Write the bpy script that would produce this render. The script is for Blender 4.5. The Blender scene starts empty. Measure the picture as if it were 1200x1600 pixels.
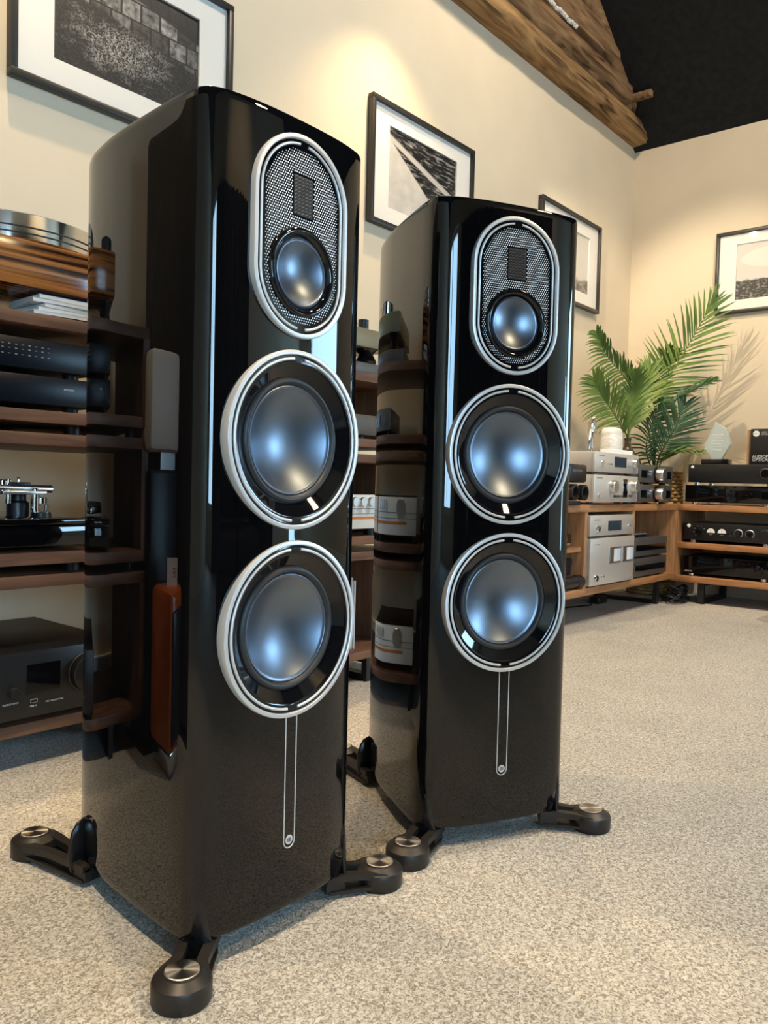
import bpy, bmesh, math, random
from math import pi, sin, cos, radians as R
from mathutils import Vector, Matrix
random.seed(7)
C = bpy.context.scene.collection
SC = bpy.context.scene

# ------------------------------------------------------------------ camera
F_PX = 1260.3
YAW, PITCH, ROLL, CAM_H = 0.7026, -0.0349, 0.0248, 0.6198
fw = Vector((cos(YAW)*cos(PITCH), sin(YAW)*cos(PITCH), sin(PITCH)))
rt = Vector((sin(YAW), -cos(YAW), 0)); up = rt.cross(fw)
r2 = cos(ROLL)*rt + sin(ROLL)*up; u2 = -sin(ROLL)*rt + cos(ROLL)*up
cd = bpy.data.cameras.new('camera'); cam = bpy.data.objects.new('camera', cd); C.objects.link(cam)
cam.matrix_world = Matrix(((r2.x, u2.x, -fw.x, 0), (r2.y, u2.y, -fw.y, 0), (r2.z, u2.z, -fw.z, CAM_H), (0, 0, 0, 1)))
cd.sensor_fit = 'VERTICAL'; cd.sensor_height = 24.0; cd.lens = F_PX*24.0/1600.0; cd.clip_start = 0.02
SC.camera = cam

# ------------------------------------------------------------------ world, lamps, exposure
w = bpy.data.worlds.new('sky'); SC.world = w; w.use_nodes = True
bg = w.node_tree.nodes['Background']; bg.inputs[0].default_value = (0.42, 0.71, 0.98, 1); bg.inputs[1].default_value = 15.0
SC.view_settings.view_transform = 'Standard'; SC.view_settings.look = 'None'
SC.view_settings.gamma = 1.0; SC.view_settings.use_curve_mapping = False
SC.view_settings.exposure = 0.80
WARM = (1.0, 0.80, 0.54)
def spot(name, loc, tgt, power, cone, blend=0.6, col=WARM, radius=0.025):
    l = bpy.data.lights.new(name, 'SPOT'); l.energy = power; l.color = col
    l.spot_size = R(cone); l.spot_blend = blend; l.shadow_soft_size = radius
    o = bpy.data.objects.new(name, l); C.objects.link(o); o.location = loc
    o.rotation_euler = (Vector(tgt)-Vector(loc)).to_track_quat('-Z', 'Y').to_euler()
    return o
for bx in (-0.65, 0.92, 2.50):
    spot('beam_spot', (bx, 1.92, 2.72), (bx, 1.62, 0.0), 47, 104, 0.9, (1.0, 0.73, 0.40), 0.02)
spot('wall_spot', (0.75, 1.25, 3.35), (0.95, 2.2, 1.4), 16, 85, 0.8)
spot('wall_spot', (2.9, 1.0, 3.45), (3.1, 2.2, 1.5), 16, 85, 0.8)
spot('floor_spot', (-0.1, 0.45, 3.2), (0.1, 0.85, 0.0), 170, 46, 0.5)
spot('floor_spot', (2.9, 0.0, 3.3), (3.1, 0.6, 0.0), 105, 70, 0.4, (1.0, 0.90, 0.76))
spot('corner_spot', (3.5, 0.5, 3.2), (4.6, 1.9, 1.0), 50, 60, 0.7)
spot('corner_spot', (3.35, 1.93, 2.62), (4.85, 1.55, 1.25), 55, 70, 0.6, (1.0, 0.84, 0.62), 0.012)
spot('dish_glow_spot', (2.3, -1.5, 3.1), (0.95, 0.75, 0.5), 85, 34, 0.5, (1.0, 0.70, 0.38), 0.15)  # added light, puts a warm glow low in the driver dishes
spot('wall_spot', (2.0, -2.3, 3.3), (2.0, -3.5, 2.3), 60, 90, 0.8)
spot('fill_light', (2.6, 0.2, 4.3), (3.3, 1.2, 1.0), 150, 140, 0.6, (1.0, 0.84, 0.64), 0.12)  # added wide fill, lifts the upper walls and the floor
spot('fill_light', (0.3, 1.75, 4.4), (0.6, 1.2, 0.0), 40, 110, 0.6, (1.0, 0.80, 0.56), 0.12)  # second added fill, above the long rack
def portal(loc, rot, sx, sy):
    l = bpy.data.lights.new('window_portal', 'AREA'); l.shape = 'RECTANGLE'; l.size = sx; l.size_y = sy
    l.cycles.is_portal = True
    o = bpy.data.objects.new('window_portal', l); C.objects.link(o); o.location = loc; o.rotation_euler = rot
WINS = [(-1.90, -0.78, 0.4, 2.55), (4.58, 4.82, 0.05, 1.6)]          # openings of the front wall (x0, x1, z0, z1)
RWINS = [(-3.25, -1.75, 0.95, 2.1)]                                  # unseen window added to the right wall for blue daylight (y0, y1, z0, z1)
for (a, b, c, d) in RWINS: portal((5.01, (a+b)/2, (c+d)/2), (R(90), 0, R(90)), b-a, d-c)
for (a, b, c, d) in WINS: portal(((a+b)/2, -3.52, (c+d)/2), (R(90), 0, 0), b-a, d-c)

# ------------------------------------------------------------------ materials
def mat(name, col=(0.8, 0.8, 0.8), rough=0.5, metal=0.0, spec=0.5, **k):
    m = bpy.data.materials.new(name); m.use_nodes = True
    b = m.node_tree.nodes['Principled BSDF']
    b.inputs['Base Color'].default_value = (*col, 1); b.inputs['Roughness'].default_value = rough
    b.inputs['Metallic'].default_value = metal; b.inputs['Specular IOR Level'].default_value = spec
    for kk, v in k.items(): b.inputs[kk.replace('_', ' ')].default_value = v
    return m
def nt(m): return m.node_tree.nodes, m.node_tree.links, m.node_tree.nodes['Principled BSDF']
def noise_col(m, c1, c2, scale, stretch=(1, 1, 1), detail=6, lo=0.35, hi=0.65, coord='Object', bump=0.0, dist=0.0, rough_var=0):
    n, l, b = nt(m)
    tc = n.new('ShaderNodeTexCoord'); mp = n.new('ShaderNodeMapping'); mp.inputs['Scale'].default_value = stretch
    nz = n.new('ShaderNodeTexNoise'); nz.inputs['Scale'].default_value = scale; nz.inputs['Detail'].default_value = detail
    nz.inputs['Distortion'].default_value = dist
    cr = n.new('ShaderNodeValToRGB'); cr.color_ramp.elements[0].position = lo; cr.color_ramp.elements[1].position = hi
    cr.color_ramp.elements[0].color = (*c1, 1); cr.color_ramp.elements[1].color = (*c2, 1)
    l.new(tc.outputs[coord], mp.inputs[0]); l.new(mp.outputs[0], nz.inputs[0]); l.new(nz.outputs[0], cr.inputs[0]); l.new(cr.outputs[0], b.inputs['Base Color'])
    if bump:
        bp = n.new('ShaderNodeBump'); bp.inputs['Strength'].default_value = bump; bp.inputs['Distance'].default_value = 0.004
        l.new(nz.outputs[0], bp.inputs['Height']); l.new(bp.outputs[0], b.inputs['Normal'])
    return nz, cr
def wood(name, c1, c2, axis, rough=0.45, scale=9.0, bump=0.05, dist=0.6):
    m = mat(name, c1, rough); st = {'x': (0.6, 6, 6), 'y': (6, 0.6, 6), 'z': (6, 6, 0.6)}[axis]
    noise_col(m, c1, c2, scale, st, 8, 0.3, 0.7, bump=bump, dist=dist); return m
M = {}
M['paint'] = mat('cream_wall_paint', (0.86, 0.77, 0.62), 0.85, spec=0.2)
noise_col(M['paint'], (0.70, 0.60, 0.455), (0.735, 0.63, 0.48), 3.0, detail=3)
M['paint_white'] = mat('white_skirting_paint', (0.85, 0.84, 0.80), 0.5)
M['black_ceiling'] = mat('black_ceiling_paint', (0.012, 0.012, 0.013), 0.9, spec=0.15)
noise_col(M['black_ceiling'], (0.015, 0.015, 0.016), (0.022, 0.022, 0.023), 25, bump=0.15)
cp = mat('beige_fleck_carpet', (0.5, 0.45, 0.38), 0.95, spec=0.1); M['carpet'] = cp
n, l, b = nt(cp); b.inputs['Sheen Weight'].default_value = 0.15
tc = n.new('ShaderNodeTexCoord')
nz = n.new('ShaderNodeTexNoise'); nz.inputs['Scale'].default_value = 195; nz.inputs['Detail'].default_value = 2.5; nz.inputs['Distortion'].default_value = 1.2
nb = n.new('ShaderNodeTexNoise'); nb.inputs['Scale'].default_value = 5; nb.inputs['Detail'].default_value = 4
cr = n.new('ShaderNodeValToRGB'); e = cr.color_ramp.elements
e[0].position = 0.36; e[0].color = (0.295, 0.26, 0.215, 1); e[1].position = 0.60; e[1].color = (0.77, 0.73, 0.66, 1)
mx = n.new('ShaderNodeMix'); mx.data_type = 'RGBA'; mx.blend_type = 'MULTIPLY'; mx.inputs[0].default_value = 0.25
bp = n.new('ShaderNodeBump'); bp.inputs['Strength'].default_value = 0.8; bp.inputs['Distance'].default_value = 0.006
l.new(tc.outputs['Object'], nz.inputs[0]); l.new(tc.outputs['Object'], nb.inputs[0]); l.new(nz.outputs[0], cr.inputs[0])
l.new(cr.outputs[0], mx.inputs[6]); l.new(nb.outputs[0], mx.inputs[7]); l.new(mx.outputs[2], b.inputs['Base Color'])
l.new(nz.outputs[0], bp.inputs['Height']); l.new(bp.outputs[0], b.inputs['Normal'])
M['piano'] = mat('piano_black_lacquer', (0.0025, 0.0025, 0.003), 0.015, spec=0.5)
M['gloss'] = mat('gloss_black', (0.004, 0.004, 0.005), 0.04)
M['satin_silver'] = mat('satin_silver_metal', (0.70, 0.70, 0.70), 0.30, 1.0)
M['trim_silver'] = mat('bright_trim_silver', (0.70, 0.71, 0.72), 0.42, 0.55)
M['dish'] = mat('dark_satin_ceramic_metal', (0.175, 0.215, 0.275), 0.36, 1.0)
M['rubber'] = mat('matte_rubber', (0.02, 0.022, 0.026), 0.45)
M['foot'] = mat('dark_bronze_anodised', (0.035, 0.031, 0.028), 0.42, 0.5)
M['claw'] = mat('black_claw_metal', (0.006, 0.006, 0.007), 0.22)
ins = mat('radial_brushed_metal', (0.19, 0.17, 0.155), 0.42, 1.0); M['insert'] = ins; ins.node_tree.nodes['Principled BSDF'].inputs['Base Color'].default_value = (0.42, 0.38, 0.34, 1)
n, l, b = nt(ins); b.inputs['Anisotropic'].default_value = 0.85
tg = n.new('ShaderNodeTangent'); tg.direction_type = 'RADIAL'; tg.axis = 'Z'; l.new(tg.outputs[0], b.inputs['Tangent'])
M['walnut_x'] = wood('walnut_grain_x', (0.075, 0.033, 0.018), (0.21, 0.10, 0.054), 'x')
M['walnut_z'] = wood('walnut_grain_z', (0.09, 0.040, 0.022), (0.20, 0.098, 0.054), 'z')
M['oak_x'] = wood('acacia_grain_x', (0.30, 0.125, 0.05), (0.52, 0.26, 0.115), 'x')
M['oak_y'] = wood('acacia_grain_y', (0.34, 0.145, 0.055), (0.58, 0.30, 0.13), 'y')
M['oak_z'] = wood('acacia_grain_z', (0.32, 0.15, 0.065), (0.55, 0.31, 0.15), 'z')
M['macassar'] = mat('glossy_macassar', (0.2, 0.07, 0.02), 0.14); noise_col(M['macassar'], (0.03, 0.010, 0.005), (0.46, 0.17, 0.045), 5.0, (0.30, 15, 15), 9, 0.40, 0.58, dist=0.2)
M['ash'] = mat('black_ash', (0.02, 0.02, 0.02), 0.45); noise_col(M['ash'], (0.006, 0.005, 0.005), (0.050, 0.043, 0.038), 12, (9, 9, 0.6), 5, 0.42, 0.6, dist=0.5)
def old_timber(name, dark, mid, pale):
    m = mat(name, mid, 0.85, spec=0.2); nz, cr = noise_col(m, dark, pale, 5.5, (0.5, 4, 4), 11, 0.30, 0.72, bump=0.9, dist=1.1)
    e = cr.color_ramp.elements.new(0.44); e.color = (*mid, 1); return m
M['beam'] = old_timber('old_oak_timber', (0.035, 0.018, 0.008), (0.20, 0.115, 0.05), (0.42, 0.26, 0.12))
M['rafter'] = old_timber('old_dark_oak', (0.02, 0.011, 0.006), (0.15, 0.085, 0.042), (0.30, 0.19, 0.10))
M['steel'] = mat('black_powder_coat', (0.012, 0.012, 0.013), 0.45)
M['black_metal'] = mat('black_anodised', (0.009, 0.0095, 0.011), 0.38)
M['grey_metal'] = mat('graphite_metal', (0.16, 0.155, 0.15), 0.38, 0.7)
M['silver_face'] = mat('champagne_silver', (0.68, 0.65, 0.61), 0.38, 0.55)
M['chrome'] = mat('chrome', (0.82, 0.82, 0.83), 0.07, 1.0)
M['white_plastic'] = mat('white_plastic', (0.78, 0.78, 0.77), 0.4)
M['bronze'] = mat('olive_bronze', (0.30, 0.26, 0.17), 0.38, 0.5)
M['glass_black'] = mat('black_glass', (0.003, 0.003, 0.004), 0.03)
M['satin_navy'] = mat('satin_dark_navy_front', (0.004, 0.007, 0.013), 0.32, spec=0.25)
M['print_mid'] = mat('pale_grey_print', (0.45, 0.48, 0.52), 0.6)
M['display'] = mat('dark_display', (0.035, 0.05, 0.07), 0.08)
M['print_white'] = mat('white_lettering', (0.8, 0.82, 0.85), 0.6)
M['print_grey'] = mat('grey_lettering', (0.25, 0.25, 0.25), 0.6)
M['print_dark'] = mat('dark_lettering', (0.05, 0.05, 0.05), 0.6)
M['red'] = mat('red_print', (0.75, 0.08, 0.03), 0.5)
M['orange'] = mat('orange_lacquer', (0.62, 0.13, 0.012), 0.12)
M['amber'] = mat('amber_panel', (0.62, 0.20, 0.03), 0.35)
M['paper'] = mat('white_paper', (0.85, 0.85, 0.84), 0.7)
M['paper_blue'] = mat('pale_blue_paper', (0.55, 0.65, 0.80), 0.6)
M['frame'] = mat('black_picture_frame', (0.022, 0.020, 0.017), 0.4)
M['mount'] = mat('white_mount_board', (0.84, 0.81, 0.76), 0.8)
M['leaf'] = mat('palm_leaf', (0.10, 0.20, 0.035), 0.45)
noise_col(M['leaf'], (0.07, 0.15, 0.03), (0.20, 0.30, 0.05), 4)
M['leaf_dark'] = mat('dark_palm_leaf', (0.035, 0.095, 0.035), 0.45)
noise_col(M['leaf_dark'], (0.025, 0.07, 0.03), (0.06, 0.14, 0.05), 5)
M['leaf_light'] = mat('light_palm_leaf', (0.24, 0.32, 0.06), 0.45)
noise_col(M['leaf_light'], (0.16, 0.25, 0.04), (0.34, 0.40, 0.09), 5)
M['vase'] = mat('brown_glazed_vase', (0.09, 0.065, 0.04), 0.12, 0.2)
M['stone'] = mat('white_alabaster', (0.8, 0.76, 0.7), 0.35)
noise_col(M['stone'], (0.62, 0.58, 0.52), (0.88, 0.86, 0.83), 9, (1, 1, 2.5), dist=1.5)
M['pewter'] = mat('pewter', (0.52, 0.52, 0.52), 0.22, 1.0)
M['seagrass'] = mat('woven_seagrass', (0.42, 0.27, 0.10), 0.7)
noise_col(M['seagrass'], (0.30, 0.18, 0.06), (0.55, 0.37, 0.16), 40)
M['leather'] = mat('black_leather', (0.012, 0.012, 0.015), 0.35)
M['curtain'] = mat('charcoal_curtain', (0.02, 0.02, 0.024), 0.9)
M['cable'] = mat('black_cable', (0.008, 0.008, 0.009), 0.4)
M['crystal'] = mat('award_crystal', (0.78, 0.90, 0.92), 0.03, IOR=1.45, Transmission_Weight=0.55)
M['dust_cover'] = mat('dark_navy', (0.006, 0.010, 0.022), 0.3)
M['green'] = mat('green_plastic', (0.05, 0.45, 0.12), 0.35)
g = bpy.data.materials.new('clear_glazing'); g.use_nodes = True; M['glazing'] = g
n, l = g.node_tree.nodes, g.node_tree.links; n.clear()
o_ = n.new('ShaderNodeOutputMaterial'); mxs = n.new('ShaderNodeMixShader'); tr = n.new('ShaderNodeBsdfTransparent'); gl = n.new('ShaderNodeBsdfGlossy')
gl.inputs['Roughness'].default_value = 0.02; lw = n.new('ShaderNodeLayerWeight'); lw.inputs[0].default_value = 0.5
pw_ = n.new('ShaderNodeMath'); pw_.operation = 'POWER'; pw_.inputs[1].default_value = 4.0; l.new(lw.outputs['Facing'], pw_.inputs[0])
ad_ = n.new('ShaderNodeMath'); ad_.operation = 'MULTIPLY_ADD'; ad_.inputs[1].default_value = 0.5; ad_.inputs[2].default_value = 0.025; l.new(pw_.outputs[0], ad_.inputs[0])
l.new(ad_.outputs[0], mxs.inputs[0]); l.new(tr.outputs[0], mxs.inputs[1]); l.new(gl.outputs[0], mxs.inputs[2]); l.new(mxs.outputs[0], o_.inputs[0])

# monochrome photographs: procedural prints, object x = across, object z = up (both -0.5..0.5 after scaling)
def print_mat(name, kind, wd, ht):
    m = mat(name, (0.3, 0.3, 0.3), 0.5); n, l, b = nt(m)
    tc = n.new('ShaderNodeTexCoord'); mp = n.new('ShaderNodeMapping'); mp.inputs['Scale'].default_value = (1/wd, 1, 1/ht)
    l.new(tc.outputs['Object'], mp.inputs[0]); sx = n.new('ShaderNodeSeparateXYZ'); l.new(mp.outputs[0], sx.inputs[0])
    def mth(op, a, bb=None, c=None):
        q = n.new('ShaderNodeMath'); q.operation = op
        for i, v in enumerate((a, bb, c)):
            if v is None: continue
            if isinstance(v, (int, float)): q.inputs[i].default_value = v
            else: l.new(v, q.inputs[i])
        return q.outputs[0]
    def nse(scale, stretch=(1, 1, 1), d=6, dist=0):
        mm = n.new('ShaderNodeMapping'); mm.inputs['Scale'].default_value = stretch; l.new(mp.outputs[0], mm.inputs[0])
        q = n.new('ShaderNodeTexNoise'); q.inputs['Scale'].default_value = scale; q.inputs['Detail'].default_value = d; q.inputs['Distortion'].default_value = dist
        l.new(mm.outputs[0], q.inputs[0]); return q.outputs[0]
    X, Z = sx.outputs[0], sx.outputs[2]
    def step(a, edge, soft=0.01):
        q = n.new('ShaderNodeMapRange'); q.interpolation_type = 'SMOOTHSTEP'
        q.inputs[1].default_value = edge-soft; q.inputs[2].default_value = edge+soft; l.new(a, q.inputs[0]); return q.outputs[0]
    def mixv(f, a, bb): return mth('ADD', mth('MULTIPLY', f, bb), mth('MULTIPLY', mth('SUBTRACT', 1, f), a))
    def contrast(v, lo, hi):
        q = n.new('ShaderNodeMapRange'); q.inputs[1].default_value = lo; q.inputs[2].default_value = hi; l.new(v, q.inputs[0]); return q.outputs[0]
    if kind == 'shed':           # overgrown yard below a derelict timber shed
        d2 = mth('ADD', mth('POWER', mth('ADD', X, 0.06), 2.0), mth('POWER', mth('MULTIPLY', mth('ADD', Z, 0.16), 1.5), 2.0))
        glow = contrast(mth('ADD', mth('SUBTRACT', 0.34, mth('SQRT', d2)), mth('MULTIPLY', mth('SUBTRACT', nse(7, (1, 1, 1.4), 3), 0.5), 0.7)), -0.06, 0.22)
        grass = mth('MULTIPLY', contrast(nse(75, (1.3, 1, 1), 5, 0.3), 0.42, 0.74), mth('ADD', 0.06, mth('MULTIPLY', glow, 0.85)))
        bk = n.new('ShaderNodeTexBrick'); bm_ = n.new('ShaderNodeMapping'); bm_.inputs['Rotation'].default_value = (R(90), 0, 0); l.new(mp.outputs[0], bm_.inputs[0]); l.new(bm_.outputs[0], bk.inputs[0])
        bk.inputs['Color1'].default_value = (0.05, 0.05, 0.05, 1); bk.inputs['Color2'].default_value = (0.75, 0.75, 0.75, 1); bk.inputs['Mortar'].default_value = (0.01, 0.01, 0.01, 1)
        for kk, vv in (('Scale', 4.5), ('Mortar Size', 0.035), ('Brick Width', 0.62), ('Row Height', 0.8)): bk.inputs[kk].default_value = vv
        sb = n.new('ShaderNodeSeparateColor'); l.new(bk.outputs[0], sb.inputs[0])
        wall = mth('MULTIPLY', sb.outputs[0], contrast(nse(16, (1.5, 1, 1), 8), 0.30, 0.75))
        roof = step(mth('ADD', Z, mth('MULTIPLY', X, 0.30)), 0.40, 0.008)
        wall = mth('MULTIPLY', wall, mth('SUBTRACT', 1, mth('MULTIPLY', roof, 0.95)))
        v = mixv(step(mth('ADD', mth('SUBTRACT', Z, mth('MULTIPLY', X, -0.25)), mth('MULTIPLY', nse(6), 0.2)), 0.16, 0.02), grass, wall)
        v = mth('MULTIPLY', v, 0.7)
    elif kind == 'canopy':       # dark station-like canopy over a pale wall
        dark = mth('MULTIPLY', contrast(nse(7, (1, 1, 4), 7, 0.8), 0.50, 0.75), 0.5)
        strip = step(mth('ABSOLUTE', mth('SUBTRACT', mth('ADD', Z, mth('MULTIPLY', X, 0.45)), 0.18)), 0.04, 0.015)
        dark = mixv(strip, 0.55, dark)
        pale = mth('ADD', 0.42, mth('MULTIPLY', nse(8), 0.35))
        v = mixv(step(mth('ADD', Z, mth('MULTIPLY', X, 1.0)), -0.10, 0.01), pale, dark)
    elif kind == 'airship':      # pale airship above a dark crowd
        crowd = mth('MULTIPLY', contrast(nse(26, (1, 1, 1.3), 4), 0.50, 0.78), 0.45)
        sky = mth('ADD', 0.50, mth('MULTIPLY', nse(2), 0.25))
        ex = mth('DIVIDE', mth('SUBTRACT', X, 0.05), 0.50); ez = mth('DIVIDE', mth('SUBTRACT', Z, 0.22), 0.20)
        ell = step(mth('ADD', mth('MULTIPLY', ex, ex), mth('MULTIPLY', ez, ez)), 1.0, 0.06)
        sky = mixv(ell, 0.72, sky)
        v = mixv(step(mth('ADD', Z, mth('MULTIPLY', nse(12), 0.12)), -0.10, 0.02), crowd, sky)
    else:                        # pale misty landscape
        hill = mth('MULTIPLY', contrast(nse(10, (1, 1, 1), 6), 0.35, 0.75), 0.4)
        v = mixv(step(mth('ADD', Z, mth('MULTIPLY', nse(3), 0.4)), -0.08, 0.05), hill, 0.68)
    cr = n.new('ShaderNodeValToRGB'); cr.color_ramp.elements[0].color = (0.006, 0.006, 0.006, 1); cr.color_ramp.elements[1].color = (0.95, 0.90, 0.84, 1)
    l.new(v, cr.inputs[0]); l.new(cr.outputs[0], b.inputs['Base Color']); return m

# ------------------------------------------------------------------ mesh helpers
class MB:
    def __init__(s): s.bm = bmesh.new()
    def box(s, x0, x1, y0, y1, z0, z1, bev=0.0, seg=2):
        t = bmesh.new()
        vs = [t.verts.new(p) for p in ((x0, y0, z0), (x1, y0, z0), (x1, y1, z0), (x0, y1, z0), (x0, y0, z1), (x1, y0, z1), (x1, y1, z1), (x0, y1, z1))]
        for f in ((0, 3, 2, 1), (4, 5, 6, 7), (0, 1, 5, 4), (1, 2, 6, 5), (2, 3, 7, 6), (3, 0, 4, 7)): t.faces.new([vs[i] for i in f])
        if bev: bmesh.ops.bevel(t, geom=t.edges[:], offset=bev, segments=seg, profile=0.5, affect='EDGES')
        s.merge(t); return s
    def merge(s, t, mx=None):
        if mx: bmesh.ops.transform(t, matrix=mx, verts=t.verts)
        me = bpy.data.meshes.new('tmp'); t.to_mesh(me); t.free(); s.bm.from_mesh(me); bpy.data.meshes.remove(me)
    def loft(s, loops, cap0=True, cap1=True, closed=True):
        L = [[s.bm.verts.new(p) for p in lp] for lp in loops]; k = len(L[0])
        for a, b in zip(L, L[1:]):
            for i in range(k if closed else k-1):
                j = (i+1) % k
                try: s.bm.faces.new((a[i], a[j], b[j], b[i]))
                except ValueError: pass
        if cap0: s.bm.faces.new(L[0][::-1])
        if cap1: s.bm.faces.new(L[-1])
        return s
    def lathe(s, prof, n=48, axis='z', c=(0, 0, 0), cap0=True, cap1=True):
        """prof: (radius, position along the axis); axis 'z' up, 'y' pointing to +y, 'x' to +x"""
        loops = []
        for r, t in prof:
            r = max(r, 1e-5); lp = []
            for i in range(n):
                a = 2*pi*i/n; u, v = r*cos(a), r*sin(a)
                p = {'z': (u, v, t), 'y': (u, t, -v), 'x': (t, u, v)}[axis]
                lp.append((p[0]+c[0], p[1]+c[1], p[2]+c[2]))
            loops.append(lp)
        return s.loft(loops, cap0, cap1)
    def tube(s, pts, r, n=8, closed=False):
        pts = [Vector(p) for p in pts]; loops = []; k = len(pts); up0 = None
        for i, p in enumerate(pts):
            a = pts[i-1] if (i > 0 or closed) else p; b = pts[(i+1) % k] if (i < k-1 or closed) else p
            t = (b-a).normalized()
            if up0 is None: up0 = t.orthogonal().normalized()
            up0 = (up0-t*up0.dot(t)).normalized(); sd = t.cross(up0)
            rr = r[i] if isinstance(r, (list, tuple)) else r
            loops.append([p+(up0*cos(2*pi*j/n)+sd*sin(2*pi*j/n))*rr for j in range(n)])
        if closed: loops.append(loops[0])
        return s.loft(loops, not closed, not closed)
    def build(s, name, material, parent=None, smooth=None, loc=None):
        bmesh.ops.recalc_face_normals(s.bm, faces=s.bm.faces)
        me = bpy.data.meshes.new(name); s.bm.to_mesh(me); s.bm.free()
        if smooth is not None:
            for p in me.polygons: p.use_smooth = True
            me.set_sharp_from_angle(angle=R(smooth))
        me.materials.append(material if not isinstance(material, str) else M[material])
        o = bpy.data.objects.new(name, me); C.objects.link(o)
        if parent: o.parent = parent
        if loc: o.location = loc
        return o
def tag(o, label=None, cat=None, group=None, kind=None):
    for k, v in (('label', label), ('category', cat), ('group', group), ('kind', kind)):
        if v: o[k] = v
    return o
def thing(name, label, cat, loc=(0, 0, 0), rz=0.0, group=None):
    o = bpy.data.objects.new(name, None); o.empty_display_size = 0.05; C.objects.link(o)
    o.location = loc; o.rotation_euler = (0, 0, rz); return tag(o, label, cat, group)
def copy_tree(o, parent=None):
    c = o.copy(); C.objects.link(c)
    if parent: c.parent = parent
    for ch in list(o.children): copy_tree(ch, c)
    return c
def boxp(parent, name, m, x0, x1, y0, y1, z0, z1, bev=0.0): return MB().box(x0, x1, y0, y1, z0, z1, bev).build(name, m, parent, 40 if bev else None)
def knob(parent, x, z, r, ln, m='satin_silver', y=0.0, name='knob', n=32):
    return MB().lathe([(r, y), (r, y-ln*0.85), (r*0.9, y-ln), (0, y-ln)], n, 'y', (x, 0, z)).build(name, m, parent, 40)
def text(parent, name, s, x, z, size, m, y=-0.0006, mirror=False, align='LEFT'):
    cu = bpy.data.curves.new('t', 'FONT'); cu.body = s; cu.size = size; cu.align_x = align; cu.extrude = 0.0
    ob = bpy.data.objects.new('t', cu); C.objects.link(ob)
    dg = bpy.context.evaluated_depsgraph_get(); me = bpy.data.meshes.new_from_object(ob.evaluated_get(dg))
    bpy.data.objects.remove(ob); bpy.data.curves.remove(cu)
    for v in me.vertices: v.co = Vector((x+v.co.x, y, z+v.co.y))
    me.name = name; me.materials.clear(); me.materials.append(M[m])
    o = bpy.data.objects.new(name, me); C.objects.link(o); o.parent = parent; return o
def spline(pts, n=8):
    pts = [Vector(p) for p in pts]; out = []
    for i in range(len(pts)-1):
        p0 = pts[max(i-1, 0)]; p1 = pts[i]; p2 = pts[i+1]; p3 = pts[min(i+2, len(pts)-1)]
        for k in range(n):
            t = k/n
            out.append(0.5*((2*p1)+(p2-p0)*t+(2*p0-5*p1+4*p2-p3)*t*t+(-p0+3*p1-3*p2+p3)*t**3))
    out.append(pts[-1]); return out

# ------------------------------------------------------------------ room shell
XR, XL, YB, YF = 4.99, -2.6, 2.2, -3.5
EAVE, SL = 2.77, 0.75
XM = (XR+XL)/2; RIDGE = EAVE+SL*(XR-XM); T = 0.12
def structure(o): o['kind'] = 'structure'; return o
structure(MB().box(XL-T, XR+T, YF-T, YB+T, -0.12, 0.0).build('floor', 'carpet'))
def gable(name, y0, y1, holes=()):
    b = MB(); xs = sorted({XL-T, XR+T, *[h[0] for h in holes], *[h[1] for h in holes]})
    for a, c in zip(xs, xs[1:]):
        hh = [h for h in holes if h[0] <= a and h[1] >= c]
        if hh: b.box(a, c, y0, y1, 0, hh[0][2]); b.box(a, c, y0, y1, hh[0][3], EAVE)
        else: b.box(a, c, y0, y1, 0, EAVE)
    b.loft([[(XL-T, y, EAVE), (XR+T, y, EAVE), (XM, y, RIDGE)] for y in (y0, y1)])
    return structure(b.build(name, 'paint'))
gable('wall_back', YB, YB+T)
gable('wall_front', YF-T, YF, WINS)
b = MB(); y0, y1, z0, z1 = RWINS[0]
b.box(XR, XR+T, YF, y0, 0, EAVE); b.box(XR, XR+T, y1, YB, 0, EAVE); b.box(XR, XR+T, y0, y1, 0, z0); b.box(XR, XR+T, y0, y1, z1, EAVE)
structure(b.build('wall_right', 'paint'))
wo = structure(MB().box(XR+0.03, XR+0.09, y0, y0+0.05, z0, z1).box(XR+0.03, XR+0.09, y1-0.05, y1, z0, z1).box(XR+0.03, XR+0.09, y0+0.05, y1-0.05, z0, z0+0.05).box(XR+0.03, XR+0.09, y0+0.05, y1-0.05, z1-0.05, z1).build('window_3', 'paint_white'))  # frame of the window added for daylight, out of view
MB().box(XR+0.058, XR+0.062, y0+0.05, y1-0.05, z0+0.05, z1-0.05).build('pane', 'glazing', wo)
structure(MB().box(XL-T, XL, YF, YB, 0, EAVE).build('wall_left', 'paint'))
b = MB()
for xe in (XL-T, XR+T):
    ze = EAVE-SL*T
    b.loft([[(xe, y, ze), (XM, y, RIDGE), (XM, y, RIDGE+0.15), (xe, y, ze+0.15)] for y in (YF-T, YB+T)])
structure(b.build('ceiling', 'black_ceiling'))
structure(MB().box(XR-0.018, XR, YF, YB-0.02, 0, 0.12, 0.004).build('baseboard_right', 'paint_white'))
structure(MB().box(XL, XR-0.02, YB-0.018, YB, 0, 0.12, 0.004).build('baseboard_back', 'paint_white'))
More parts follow.
